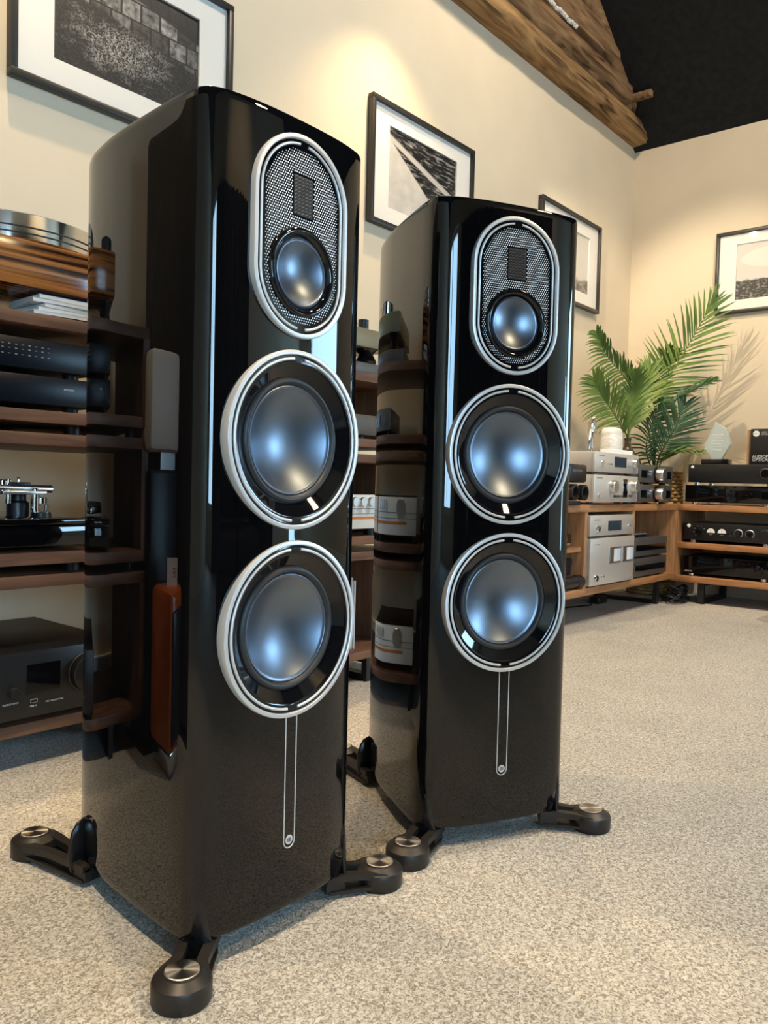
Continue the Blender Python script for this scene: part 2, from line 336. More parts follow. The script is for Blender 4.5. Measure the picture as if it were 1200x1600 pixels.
for i, (a, c, z0, z1) in enumerate(WINS):
    wo = structure(MB().box(a, a+0.05, YF-0.09, YF-0.03, z0, z1).box(c-0.05, c, YF-0.09, YF-0.03, z0, z1).box(a+0.05, c-0.05, YF-0.09, YF-0.03, z0, z0+0.05).box(a+0.05, c-0.05, YF-0.09, YF-0.03, z1-0.05, z1).build('window_%d' % (i+1), 'paint_white'))
    if c-a > 1:
        xm = (a+c)/2; MB().box(xm-0.025, xm+0.025, YF-0.085, YF-0.035, z0+0.05, z1-0.05).build('mullion', 'paint_white', wo)
    MB().box(a+0.05, c-0.05, YF-0.062, YF-0.058, z0+0.05, z1-0.05).build('pane', 'glazing', wo)

# rough timbers along the top of the gable wall
def timber(name, x0, x1, yf, yb, zlo, zhi, slope, m, seed, rough=0.012, bev=0.03, n=90):
    rnd = random.Random(seed); ph = [rnd.uniform(0, 6.28) for _ in range(12)]; loops = []
    prof = [(yb, 0.0), (yf+bev, 0.0), (yf+0.004, bev*0.9), (yf, bev*1.6), (yf-0.006, (zhi-zlo)*0.45), (yf+0.004, (zhi-zlo)*0.62), (yf, zhi-zlo-bev), (yf+bev, zhi-zlo), (yb, zhi-zlo)]
    for i in range(n+1):
        x = x0+(x1-x0)*i/n; lp = []
        for j, (y, z) in enumerate(prof):
            w1 = sin(x*3.1+ph[j])*0.5+sin(x*8.3+ph[(j+3) % 12])*0.3+sin(x*21+ph[(j+5) % 12])*0.25+rnd.uniform(-0.2, 0.2)
            dz = 0 if y >= yb-1e-6 else w1*rough; dy = 0 if y >= yb-1e-6 else w1*rough*0.7
            lp.append((x, y+dy, zlo+z+dz+slope*(x0-x)))
        loops.append(lp)
    return structure(MB().loft(loops).build(name, m, None, 50))
timber('trim_1', 4.985, 0.2, 2.095, 2.2, 2.792, 2.905, 0, 'beam', 1, 0.007, 0.014)
timber('trim_2', 4.985, 0.2, 2.085, 2.2, 2.915, 3.06, 0, 'rafter', 2)
timber('trim_5', 4.9, 0.2, 2.095, 2.2, 3.07, 3.26, 0, 'rafter', 7)
timber('trim_6', 4.7, 0.2, 2.11, 2.2, 3.27, 3.50, 0, 'beam', 8)
rf = timber('trim_3', 4.70, 1.6, 2.10, 2.2, 2.985-0.09, 3.17-0.09, 0.73, 'rafter', 3)
mo = MB()
for i in range(16):
    x = 3.60+i*0.022; mo.lathe([(0.001, -0.016), (0.011+0.004*sin(i*2.1), -0.006), (0.014, 0.0), (0.001, 0.01)], 8, 'y', (x, 2.085, 3.062-i*0.0005+0.004*sin(i)))
mo.build('mortar', mat('lime_mortar', (0.62, 0.6, 0.56), 0.9), rf, 60)
structure(MB().box(4.66, 4.70, 1.97, 2.12, 2.945, 2.985, 0.006).build('trim_4', 'rafter'))

# ------------------------------------------------------------------ the two loudspeakers
SP = thing('floor_speaker', 'nearest tall piano black floor speaker, left of the pair, squarely facing the room', 'speaker', (0.7543, 0.8087, 0), 0.0023, 'pair of piano black floor speakers')
half = [(0, -0.0135), (0.04, -0.0127), (0.08, -0.0098), (0.108, -0.0050), (0.126, 0.0003), (0.138, 0.0085), (0.1445, 0.020), (0.1468, 0.036), (0.1468, 0.06), (0.144, 0.11), (0.139, 0.17), (0.132, 0.23), (0.1215, 0.285), (0.109, 0.33), (0.092, 0.365), (0.07, 0.384), (0.04, 0.39), (0, 0.39)]
hp = spline([(x, y, 0) for x, y in half], 9)
loop = [(p.x, p.y) for p in hp]+[(-p.x, p.y) for p in hp[-2:0:-1]]
def off(lp, d):
    out = []; k = len(lp)
    for i in range(k):
        a = Vector(lp[i-1]); b_ = Vector(lp[(i+1) % k]); t = (b_-a).normalized(); out.append((lp[i][0]-t.y*d, lp[i][1]+t.x*d))
    return out
ZB, ZT = 0.035, 1.10
prof = [(0.004, 0), (0.0012, 0.0012), (0, 0.004), (0, 0.012)]
loops = []
for d, z in prof: loops.append([(x, y, ZB+z) for x, y in off(loop, d)])
for d, z in prof[::-1]: loops.append([(x, y, ZT-z) for x, y in off(loop, d)])
cab = MB().loft(loops).build('cabinet', 'piano', SP, 30)
def stad(sw, st, sb, d, y, n=28):
    r = sw/2-d; lp = []
    for i in range(n+1): a = pi*i/n; lp.append((r*cos(a), y, st-sw/2+r*sin(a)))
    for i in range(n+1): a = pi+pi*i/n; lp.append((r*cos(a), y, sb+sw/2+r*sin(a)))
    return lp
SW, ST, SB = 0.1697, 1.0785, 0.8112
WZ = (0.6754, 0.4200)
cut = MB()
for z in WZ: cut.lathe([(0.1165, -0.06), (0.1165, 0.035)], 96, 'y', (0, 0, z))
cut.loft([stad(SW, ST, SB, 0.003, -0.06), stad(SW, ST, SB, 0.003, 0.02)])
cu = cut.build('cutter', 'gloss', SP)
md = cab.modifiers.new('b', 'BOOLEAN'); md.operation = 'DIFFERENCE'; md.object = cu; md.solver = 'EXACT'
bpy.context.view_layer.update(); dg = bpy.context.evaluated_depsgraph_get(); dg.update(); bpy.context.view_layer.update()
me = bpy.data.meshes.new_from_object(cab.evaluated_get(dg)); cab.modifiers.clear(); cab.data = me; me.name = 'cabinet'
bpy.data.objects.remove(cu)
for p in me.polygons: p.use_smooth = True
me.set_sharp_from_angle(angle=R(30)); me.materials.clear(); me.materials.append(M['piano'])
for z in WZ:
    tr_ = MB().lathe([(0.1165, 0.012), (0.1195, 0.004), (0.1203, -0.002), (0.1203, -0.0150), (0.1198, -0.0164), (0.1188, -0.0169), (0.1150, -0.0169), (0.1142, -0.0162), (0.1138, -0.0140)], 128, 'y', (0, 0, z), False, False).build('woofer_trim', 'trim_silver', SP, 35)
    MB().lathe([(0.1139, -0.0142), (0.1040, -0.0146), (0.1025, -0.0142), (0.1005, -0.0130), (0.0850, -0.0040), (0.0840, 0.0)], 128, 'y', (0, 0, z), False, False).build('black_flange', 'gloss', tr_, 40)
    for s in (1, -1):
        pts = [(s*0.1083*sin(R(5+170*i/80)), -0.0147, z+0.1083*cos(R(5+170*i/80))) for i in range(81)]
        MB().tube(pts, 0.0021, 8).build('trim_arc', 'trim_silver', tr_, 60)
    MB().lathe([(0.0852, -0.003), (0.0835, -0.0052), (0.081, -0.0068), (0.0785, -0.0068), (0.0762, -0.0048), (0.0745, -0.0012), (0.0735, -0.0005)], 96, 'y', (0, 0, z), False, False).build('surround', 'rubber', SP, 50)
    pr = [(0.0742, 0.0), (0.0738, -0.0022), (0.0728, -0.0026), (0.0718, -0.0018)]+[(0.0715*(1-i/24), -0.0018+0.0235*(1-(1-i/24)**2)) for i in range(25)]
    MB().lathe(pr, 96, 'y', (0, 0, z), False, False).build('woofer_dish', 'dish', SP, 40)
# mid and tweeter baffle
fb = MB().loft([stad(SW, ST, SB, d, y) for d, y in ((0.003, 0.006), (0.0, -0.002), (0.0, -0.0162), (0.0006, -0.0180), (0.0018, -0.0186), (0.0054, -0.0186), (0.0062, -0.0178), (0.0068, -0.015))], False, False).build('baffle_trim', 'trim_silver', SP, 40)
MZ, TZ = 0.8985, 0.9985
sl = stad(SW, ST, SB, 0.0067, -0.0152)
MB().loft([sl, [(0.050*p[0]/math.hypot(p[0], p[2]-MZ), -0.0152, MZ+0.050*(p[2]-MZ)/math.hypot(p[0], p[2]-MZ)) for p in sl]], False, False).build('grille_plate', 'gloss', fb)
for s in (1, -1):
    r = SW/2-0.0125; pts = []
    for i in range(31): a = R(84-84*i/30); pts.append((s*r*cos(a), -0.0156, ST-SW/2+r*sin(a)))
    for i in range(31): a = R(-84*i/30); pts.append((s*r*cos(a), -0.0156, SB+SW/2+r*sin(a)))
    MB().tube(pts, 0.0019, 8).build('trim_arc', 'trim_silver', fb, 60)
gm = MB(); pitch = 0.00405; nrow = 0
zz = SB
while zz < ST:
    xo = pitch/2 if nrow % 2 else 0; nrow += 1
    k = -22
    while k <= 22:
        x = k*pitch+xo; k += 1
        zc = min(max(zz, SB+SW/2), ST-SW/2); dd = SW/2-math.hypot(x, zz-zc)      # distance to the outline
        if dd < 0.0185: continue
        if math.hypot(x, zz-MZ) < 0.0590 or (abs(x) < 0.0185 and abs(zz-TZ) < 0.0270): continue
        r = 0.00120*min(1.0, 0.55+(dd-0.0185)/0.016)
        vs = [gm.bm.verts.new((x+r*cos(2*pi*q/7), -0.0157, zz+r*sin(2*pi*q/7))) for q in range(7)]; gm.bm.faces.new(vs)
    zz += pitch*0.866
tag(gm.build('grille_perforations', mat('perforation_silver', (0.86, 0.88, 0.90), 0.5, 0.35), fb), kind='stuff')
tw = MB().box(-0.0175, 0.0175, -0.0162, -0.0152, TZ-0.026, TZ+0.026, 0.0004).build('ribbon_tweeter', mat('tweeter_dark', (0.012, 0.013, 0.014), 0.35), SP)
pl = MB()
for i in range(11):
    z = TZ-0.0235+i*0.0047
    pl.tube([(-0.0165+0.0033*j, -0.0165, z+(0.0011 if j % 2 else -0.0011)) for j in range(11)], 0.0007, 5)
pl.build('pleats', 'grey_metal', tw)
MB().lathe([(0.0590, -0.0150), (0.0590, -0.0175), (0.0575, -0.0200), (0.0545, -0.0208), (0.0515, -0.0198), (0.0485, -0.0160), (0.0468, -0.0120)], 96, 'y', (0, 0, MZ), False, False).build('midrange_ring', 'gloss', SP, 50)
MB().lathe([(0.047, -0.0125), (0.0462, -0.0140), (0.0452, -0.0130), (0.0445, -0.0155), (0.0436, -0.0160), (0.0428, -0.0150)]+[(0.0425*(1-i/20), -0.0150+0.0135*(1-(1-i/20)**2)) for i in range(21)], 96, 'y', (0, 0, MZ), False, False).build('midrange_dish', 'dish', SP, 40)
# inlaid channel lines and badge
cz0, cw = 0.1185, 0.0097
pts = [(-cw, -0.0136, 0.3005)]+[(-cw*cos(pi*i/16), -0.0138, cz0+cw-cw*sin(pi*i/16)) for i in range(17)]+[(cw, -0.0136, 0.3005)]
MB().tube(pts, 0.0009, 6).build('channel_inlay', 'trim_silver', SP, 60)
bd = MB().lathe([(0.0064, -0.012), (0.0064, -0.0142), (0, -0.0142)], 32, 'y', (0, 0, cz0+0.0110)).build('badge', 'trim_silver', SP, 40)
bl = MB()
for dx in (-0.0009, 0.0009): bl.box(dx-0.0004, dx+0.0004, -0.0147, -0.0142, cz0+0.0085, cz0+0.0135)
for s in (1, -1): bl.tube([(s*(0.0018+0.0014*sin(pi*i/8)), -0.0145, cz0+0.0085+0.005*i/8) for i in range(9)], 0.0004, 5)
bl.build('emblem', 'print_dark', bd)
# outrigger feet
def foot(px, py, ax, ay, rear=False):
    d = Vector((px-ax, py-ay)); L_ = d.length; d.normalize(); nrm = Vector((-d.y, d.x))
    P = lambda u, v, z: (ax+d.x*u+nrm.x*v, ay+d.y*u+nrm.y*v, z)
    arm = MB()
    for s in (1, -1):                         # two prongs of the strap, then the flat plate under them
        arm.loft([[P(u, s*v0, z0), P(u, s*v1, z0), P(u, s*v1, z1), P(u, s*v0, z1)] for u, v0, v1, z0, z1 in ((-0.035, 0.011, 0.024, 0.024, 0.034), (0.0, 0.010, 0.024, 0.024, 0.034), (L_*0.45, 0.009, 0.023, 0.021, 0.031), (L_*0.75, 0.014, 0.030, 0.019, 0.030), (L_, 0.018, 0.034, 0.016, 0.028))])
    arm.loft([[P(u, -v, 0.006), P(u, v, 0.006), P(u, v, 0.011), P(u, -v, 0.011)] for u, v in ((-0.03, 0.022), (L_, 0.03))])
    arm.loft([[P(u, -0.020, z0), P(u, 0.020, z0), P(u, 0.020, z0+0.02), P(u, -0.020, z0+0.02)] for u, z0 in ((-0.035, 0.008), (-0.005, 0.010))])
    f = MB().lathe([(0, 0), (0.0345, 0), (0.0362, 0.003), (0.0362, 0.0235), (0.0350, 0.0262), (0.0240, 0.0335), (0.0, 0.0335)], 64, 'z', (px, py, 0)).build('outrigger_foot', 'foot', SP, 30)
    arm.build('arm', 'foot', f, 40)
    cl = MB(); loops = []
    for u, wd, z in ((0.003, 0.021, 0.020), (0.006, 0.019, 0.036), (0.007, 0.0145, 0.055), (0.0065, 0.0115, 0.078), (0.005, 0.009, 0.100), (0.003, 0.0055, 0.116), (0.001, 0.001, 0.124)):
        loops.append([P(u*cos(a)-0.006, wd*sin(a), z) for a in [R(-115+230*i/16) for i in range(17)]])
    if rear: loops = [[P(u*cos(a)-0.006, wd*sin(a), z) for a in [R(-115+230*i/16) for i in range(17)]] for u, wd, z in ((0.004, 0.026, 0.018), (0.008, 0.030, 0.040), (0.008, 0.029, 0.062), (0.007, 0.024, 0.080), (0.005, 0.016, 0.091), (0.002, 0.005, 0.096))]
    cl.loft(loops).build('claw', 'claw', f, 60)
    dk = MB().lathe([(0.0, 0.0), (0.0212, 0.0), (0.0212, 0.0022), (0.0200, 0.0030), (0.0, 0.0033)], 64, 'z').build('disc_inlay', 'insert', f, 25, (px, py, 0.0333))
foot(-0.183, -0.027, -0.1375, 0.008); foot(0.190, -0.018, 0.1375, 0.008)
foot(-0.120, 0.462, -0.1085, 0.331, True); foot(0.120, 0.462, 0.1085, 0.331, True)
S2 = copy_tree(SP); S2.location = (1.205, 0.745, 0); S2.rotation_euler = (0, 0, -0.4645)
S2['label'] = 'further tall piano black floor speaker, right of the pair, turned inwards'

# ------------------------------------------------------------------ framed photographs
def picture(label, loc, rz, wd, ht, ix, iz, pm):
    p = thing('framed_picture', label, 'picture', loc, rz, 'framed monochrome photographs'); f = 0.019; a, c = wd/2, ht/2
    fm = MB()
    fm.box(-a, a, -0.03, 0, -c, -c+f, 0.002).box(-a, a, -0.03, 0, c-f, c, 0.002).box(-a, -a+f, -0.0295, 0, -c+f, c-f, 0.002).box(a-f, a, -0.0295, 0, -c+f, c-f, 0.002)
    fm.build('frame', 'frame', p, 40)
    mt = MB(); mt.box(-a+f, a-f, -0.014, -0.006, -c+f, -c+iz).box(-a+f, a-f, -0.014, -0.006, c-iz, c-f).box(-a+f, -a+ix, -0.014, -0.006, -c+iz, c-iz).box(a-ix, a-f, -0.014, -0.006, -c+iz, c-iz)
    mt.build('mount', 'mount', p)
    boxp(p, 'print', pm, -a+ix-0.004, a-ix+0.004, -0.0065, -0.003, -c+iz-0.004, c-iz+0.004)
    boxp(p, 'glazing', 'glazing', -a+f, a-f, -0.020, -0.018, -c+f, c-f)
pw, ph = 0.72, 0.505; iw, ih = pw-0.24, ph-0.19
picture('black framed photograph of a derelict shed, upper left behind the nearest speaker', (1.365, YB-0.002, 1.932), 0, 0.735, ph, 0.125, 0.093, print_mat('shed_photograph', 'shed', iw, ih))
picture('black framed photograph of a dark canopy over a pale wall, between the speakers', (2.795, YB-0.002, 1.925), 0, pw, ph, 0.122, 0.086, print_mat('canopy_photograph', 'canopy', iw, ih))
picture('black framed pale photograph half hidden behind the further speaker, next to the corner', (4.145, YB-0.002, 1.912), 0, 0.70, ph, 0.12, 0.09, print_mat('misty_photograph', 'mist', iw, ih))
picture('black framed photograph of an airship over a crowd, on the right wall', (XR-0.002, 1.295, 1.914), -pi/2, 0.73, 0.48, 0.115, 0.078, print_mat('airship_photograph', 'airship', 0.50, 0.324))

# ------------------------------------------------------------------ racks
def sled(parent, x, y0, y1, z1, along='y', name='sled_leg'):
    b = MB(); t = 0.022; A = (lambda u, v, z: (x+u, v, z)) if along == 'y' else None
    def bx(u0, u1, z0, z1_):
        if along == 'y': b.box(x-t/2-0.006, x+t/2+0.006, u0, u1, z0, z1_)
        else: b.box(u0, u1, x-t/2-0.006, x+t/2+0.006, z0, z1_)
    bx(y0, y1, 0, t); bx(y0, y0+t, t, z1); bx(y1-t, y1, t, z1); bx(y0+t, y1-t, z1-t*0.7, z1)
    return b.build(name, 'steel', parent)
def module(label, x0, x1, z0, z1, legs=False, group='walnut rack modules', wm='walnut'):
    y0, y1, t = 1.65, 2.10, 0.0255; wd = x1-x0
    r = thing('rack_module', label, 'audio rack', (x0, y0, z0), 0, group)
    h = z1-z0
    boxp(r, 'top_panel', wm+'_x', 0, wd, 0, y1-y0, h-t, h, 0.0012); boxp(r, 'bottom_panel', wm+'_x', 0, wd, 0, y1-y0, 0, t, 0.0012)
    boxp(r, 'side_panel', wm+'_z', 0, t, 0.0, y1-y0, t, h-t); boxp(r, 'side_panel', wm+'_z', wd-t, wd, 0.0, y1-y0, t, h-t)
    if legs:
        for x in (0.16, wd-0.19): sled(r, x, 0.0, 0.42, 0, name='sled_leg').location = (0, 0, 0)
    else:
        for x in (0.06, 0.66, wd-0.06):
            for y in (0.06, y1-y0-0.06): MB().lathe([(0.018, -0.0228), (0.018, 0.0)], 20, 'z', (x, y, 0)).build('riser_foot', 'steel', r, 40)
    return r
ZM = {'C': (0.073, 0.4085), 'B': (0.431, 0.709), 'A': (0.731, 0.9565)}
def sled_for(r, xs, y0, y1, h):
    for x in xs:
        o = sled(r, x, y0, y1, h); o.location = (0, 0, -h)
RX0, RX1 = 0.27, 2.08
sled_for(module('lowest open walnut module of the long rack behind the speakers', RX0, RX1, *ZM['C']), (0.16, 0.90, 1.63), 0.0, 0.42, 0.073)
module('middle open walnut module of the long rack behind the speakers', RX0, RX1, *ZM['B'])
module('topmost open walnut module of the long rack behind the speakers', RX0, RX1, *ZM['A'])
# module() adds riser feet to every module; the lowest ones stand on sled legs instead
for o in [o for o in bpy.data.objects if o.name.startswith('riser_foot') and o.parent and 'lowest' in o.parent.get('label', '')]: bpy.data.objects.remove(o)

GR = thing('media_rack', 'long warm wood rack on black sled legs under the palm, along the back wall', 'audio rack', (2.75, 1.65, 0))
Lx = 4.47-2.75
boxp(GR, 'top_panel', 'oak_x', 0, Lx, 0, 0.45, 0.515, 0.548, 0.0015); boxp(GR, 'bottom_panel', 'oak_x', 0, Lx, 0, 0.45, 0.135, 0.168, 0.0015)
for x in (0, 0.605, 1.125, Lx-0.033): boxp(GR, 'upright_panel', 'oak_z', x, x+0.030, 0.004, 0.45, 0.168, 0.515)
boxp(GR, 'inner_shelf', 'oak_x', 0.03, 0.605, 0.02, 0.45, 0.335, 0.355)
sled_for(GR, (0.2, 1.58), 0.04, 0.41, 0.135)
for o in GR.children:
    if o.name.startswith('sled_leg'): o.location = (0, 0, 0)
FR = thing('corner_rack', 'warm wood rack with two open shelves on black sled legs, along the right wall', 'audio rack', (4.50, 1.69, 0), -pi/2)
Wf = 1.25
boxp(FR, 'top_panel', 'oak_x', 0, Wf, 0, 0.44, 0.515, 0.548, 0.0015); boxp(FR, 'shelf_panel', 'oak_x', 0.033, Wf-0.033, 0.003, 0.43, 0.304, 0.336, 0.0015); boxp(FR, 'bottom_panel', 'oak_x', 0, Wf, 0, 0.44, 0.116, 0.149, 0.0015)
for x in (0, Wf-0.033): boxp(FR, 'upright_panel', 'oak_z', x, x+0.033, 0.003, 0.44, 0.149, 0.515)
for x in (0.165, 1.0): sled(FR, x, 0.02, 0.41, 0.116)

# ------------------------------------------------------------------ equipment
def device(name, label, cat, loc, wd, ht, dp, m, face=None, rz=0.0, feet=0.012, group=None, bev=0.003, fm='steel', face_t=0.008):
    r = thing(name, label, cat, loc, rz, group); a = wd/2
    boxp(r, 'case', m, -a+(0.004 if face else 0), a-(0.004 if face else 0), face_t if face else 0, dp, feet, ht, bev)
    if face: boxp(r, 'faceplate', face, -a, a, 0, face_t, feet, ht, min(bev, face_t*0.4))
    for x in (-a+0.04, a-0.04):
        for y in (0.04, dp-0.04): MB().lathe([(0.017, 0), (0.017, feet)], 20, 'z', (x, y, 0)).build('foot', fm, r, 40)
    return r
def face_panel(r, name, m, x0, x1, z0, z1, t=0.0012): return boxp(r, name, m, x0, x1, -t, 0.0005, z0, z1)
RB = ZM['A'][1]
# left rack, top: belt drive turntable with a chrome platter on a macassar plinth
t = thing('turntable', 'turntable with chrome platter on striped glossy wood plinth, top left of the long rack', 'turntable', (0.78, 1.87, RB))
boxp(t, 'plinth', 'macassar', -0.34, 0.30, -0.215, 0.20, 0.052, 0.148, 0.006)
MB().lathe([(0.0, 0.15), (0.218, 0.15), (0.22, 0.152), (0.22, 0.203), (0.216, 0.206), (0.0, 0.206)], 128, 'z', (0.07, 0.01, 0)).build('platter', 'chrome', t, 40)
for z in (0.163, 0.176): MB().tube([(0.07+0.2208*cos(2*pi*i/96), 0.01+0.2208*sin(2*pi*i/96), z) for i in range(96)], 0.0016, 6, True).build('drive_belt', 'rubber', t, 60)
for x in (-0.28, 0.25):
    for y in (-0.13, 0.15): MB().lathe([(0.032, 0), (0.034, 0.01), (0.028, 0.03), (0.028, 0.053)], 24, 'z', (x, y, 0)).build('foot', 'black_metal', t, 40)
MB().lathe([(0.045, 0.148), (0.045, 0.18), (0.03, 0.185), (0, 0.185)], 32, 'z', (-0.27, -0.15, 0)).build('motor_pulley', 'black_metal', t, 40)
for k in range(5):
    y0 = 1.665+0.006*k; x0 = 0.815+0.012*(k % 3)
    mg = thing('magazine', ['bottom', 'second', 'third', 'fourth', 'topmost'][k]+' white magazine in the pile under the chrome platter turntable', 'magazine', (x0, 1.66+0.004*(k % 2), RB+0.0015+k*0.0085), R(-6+5*(k % 3)), 'magazine pile on the left rack')
    boxp(mg, 'pages', 'paper', 0, 0.19, 0, 0.14, 0.0006, 0.0074); boxp(mg, 'cover', 'paper_blue' if k in (2, 4) else 'paper', -0.001, 0.191, -0.001, 0.141, 0.0074, 0.0080)
# left rack, A: two black components
zA = ZM['A'][0]+0.0255
d1 = device('music_streamer', 'black component with rows of fine white print, upper of two in topmost walnut module', 'hi-fi component', (0.715, 1.662, zA+0.073), 0.49, 0.075, 0.33, 'black_metal', 'satin_navy')
for j in range(3):
    for i in range(14): boxp(d1, 'printed_mark', 'print_mid', -0.05+i*0.0140, -0.05+i*0.0140+(0.0026 if i < 4 else 0.0046), -0.0009, 0.0001, (0.058, 0.0495, 0.038)[j], (0.058, 0.0495, 0.038)[j]+0.0011)
text(d1, 'logo', 'JC', -0.235, 0.022, 0.016, 'print_grey')
d2 = device('power_amplifier', 'black component with one small silver word, lower of two in topmost walnut module', 'hi-fi component', (0.715, 1.662, zA+0.001), 0.49, 0.072, 0.33, 'black_metal', 'satin_navy')
text(d2, 'lettering', 'ANODES', 0.168, 0.046, 0.0062, 'print_white'); text(d2, 'logo', 'JC', -0.235, 0.022, 0.016, 'print_grey'); boxp(d2, 'indicator', 'print_white', -0.17, -0.16, -0.001, 0.0002, 0.048, 0.052)
# left rack, B: black turntable with silver tonearm
zB = ZM['B'][0]+0.0255
t = thing('turntable', 'black turntable with chrome edged platter and silver tonearm, in the middle walnut module', 'turntable', (0.70, 1.88, zB))
boxp(t, 'plinth', 'glass_black', -0.235, 0.26, -0.22, 0.18, 0.012, 0.056, 0.004)
boxp(t, 'top_plate', 'glass_black', -0.24, 0.265, -0.225, 0.185, 0.058, 0.071, 0.004)
boxp(t, 'edge_strip', 'chrome', -0.238, 0.263, -0.223, 0.183, 0.0565, 0.0585)
MB().lathe([(0.0, 0.080), (0.148, 0.080), (0.15, 0.083), (0.15, 0.094), (0.147, 0.096), (0, 0.096)], 96, 'z', (-0.05, 0.0, 0)).build('platter', 'chrome', t, 40)
MB().lathe([(0.0, 0.0965), (0.146, 0.0965), (0.146, 0.101), (0, 0.101)], 96, 'z', (-0.05, 0.0, 0)).build('platter_mat', 'rubber', t, 40)
ta = MB().lathe([(0.024, 0.071), (0.024, 0.10), (0.018, 0.105), (0.018, 0.122), (0, 0.124)], 32, 'z', (0.165, -0.05, 0)).build('tonearm', 'black_metal', t, 40)
MB().tube([(0.225, -0.085, 0.132), (0.15, -0.10, 0.134), (0.085, -0.12, 0.136)], [0.009, 0.007, 0.006], 12).build('arm_tube', 'satin_silver', ta, 60)
MB().box(0.10, 0.20, -0.118, -0.092, 0.120, 0.128, 0.002).build('bearing_bridge', 'satin_silver', ta, 40)
MB().box(0.115, 0.165, -0.115, -0.09, 0.137, 0.147, 0.003).build('headshell', 'black_metal', ta, 40)
MB().lathe([(0.016, 0.05), (0.016, 0.085), (0.010, 0.09), (0.0, 0.09)], 24, 'x', (0.0, -0.105, 0.122)).build('counterweight', 'grey_metal', ta, 40)
for x, z0, z1, rr in ((0.118, 0.10, 0.152, 0.006), (0.105, 0.128, 0.150, 0.009), (0.178, 0.071, 0.132, 0.009), (0.192, 0.100, 0.112, 0.012), (0.140, 0.147, 0.157, 0.003), (0.205, 0.071, 0.095, 0.005)):
    MB().lathe([(rr, z0), (rr, z1), (rr*0.6, z1+0.002), (0, z1+0.002)], 20, 'z', (x, -0.105, 0)).build('arm_post', 'chrome', ta, 40)
MB().lathe([(0.0, 0.071), (0.022, 0.071), (0.020, 0.082), (0, 0.083)], 32, 'z', (0.17, -0.15, 0)).build('arm_rest', 'black_metal', t, 40)
# left rack, C: black processor amplifier
zC = ZM['C'][0]+0.0255
d = device('stereo_receiver', 'large black amplifier with dark square display, in the lowest walnut module', 'amplifier', (0.80, 1.635, zC), 0.43, 0.155, 0.40, 'black_metal', 'black_metal', feet=0.014, bev=0.006, face_t=0.014)
face_panel(d, 'display', 'glass_black', -0.005, 0.068, 0.066, 0.126)
knob(d, -0.033, 0.073, 0.0125, 0.014, 'black_metal'); kb = knob(d, 0.13, 0.092, 0.040, 0.022, 'black_metal', n=64); kb.name = 'volume_knob'
MB().tube([(0.13+0.0425*cos(2*pi*i/48), -0.001, 0.092+0.0425*sin(2*pi*i/48)) for i in range(48)], 0.0012, 6, True).build('dial_ring', 'grey_metal', d, 60)
face_panel(d, 'usb_port', 'print_grey', 0.003, 0.018, 0.045, 0.053); face_panel(d, 'usb_slot', 'glass_black', 0.0045, 0.0165, 0.0465, 0.0515, 0.0016)
text(d, 'lettering', 'SOURCE INPUT', -0.055, 0.049, 0.0048, 'print_white'); text(d, 'lettering', 'USB 5V', 0.002, 0.037, 0.0048, 'print_white'); text(d, 'lettering', 'MIC  HEADPHONE', 0.036, 0.041, 0.0048, 'print_white')

# middle rack, from the top down
t = thing('turntable', 'olive bronze turntable with chrome platter and black feet, top right of the long walnut rack', 'turntable', (1.73, 1.86, RB+0.034))
boxp(t, 'plinth', 'bronze', -0.42, 0.25, -0.20, 0.18, 0.046, 0.104, 0.003)
MB().lathe([(0, 0.104), (0.15, 0.104), (0.15, 0.150), (0.147, 0.153), (0, 0.153)], 72, 'z', (-0.20, 0.0, 0)).build('platter', 'chrome', t, 40)
for x in (-0.36, 0.16):
    for y in (-0.17, 0.14): MB().lathe([(0.030, 0), (0.034, 0.008), (0.022, 0.03), (0.040, 0.046)], 24, 'z', (x, y, 0)).build('foot', 'gloss', t, 40)
MB().lathe([(0.017, 0.104), (0.017, 0.150), (0, 0.152)], 24, 'z', (0.20, -0.12, 0)).build('tonearm', 'black_metal', t, 40)
b = MB().box(1.28, 2.02, 1.66, 2.06, RB, RB+0.034, 0.002).build('turntable_platform', 'grey_metal', None, 40); tag(b, 'flat grey platform under the olive bronze turntable on the long walnut rack', 'platform')
gt = MB().lathe([(0.0, -0.011), (0.008, -0.008), (0.011, 0), (0.008, 0.008), (0, 0.011)], 24, 'z', (0, 0, 0)).build('stylus_brush', 'green', None, 60, (1.822, 1.66+0.02, RB+0.034+0.115)); tag(gt, 'small round green stylus brush on the olive bronze turntable', 'brush')
d = device('phono_stage', 'grey plain fronted component in the topmost walnut module, between the speakers', 'hi-fi component', (1.64, 1.665, zA), 0.56, 0.075, 0.32, 'grey_metal', 'grey_metal')
knob(d, -0.20, 0.042, 0.014, 0.012, 'grey_metal'); face_panel(d, 'display', 'glass_black', -0.10, 0.04, 0.026, 0.058)
def vintage(label, loc, k):
    d = device('vintage_amplifier', label, 'amplifier', loc, 0.42, 0.128, 0.33, 'black_metal', 'white_plastic', feet=0.022, bev=0.003, face_t=0.012, group='white fronted amplifiers on the long walnut rack')
    face_panel(d, 'amber_strip', 'amber', -0.10, 0.205, 0.052, 0.060); face_panel(d, 'groove', 'print_grey', -0.21, 0.21, 0.084, 0.086)
    face_panel(d, 'groove', 'print_grey', -0.21, 0.21, 0.068, 0.0695)
    for i in range(4): knob(d, 0.05+i*0.038, 0.106, 0.015, 0.014, 'satin_silver', n=24)
    knob(d, -0.06, 0.098, 0.028, 0.016, 'satin_silver'); return d
vintage('white fronted amplifier with amber strip, right of two in the middle walnut module', (1.77, 1.665, zB), 0)
vintage('white fronted amplifier with amber strip, left of two in the middle walnut module', (1.335, 1.665, zB), 1)
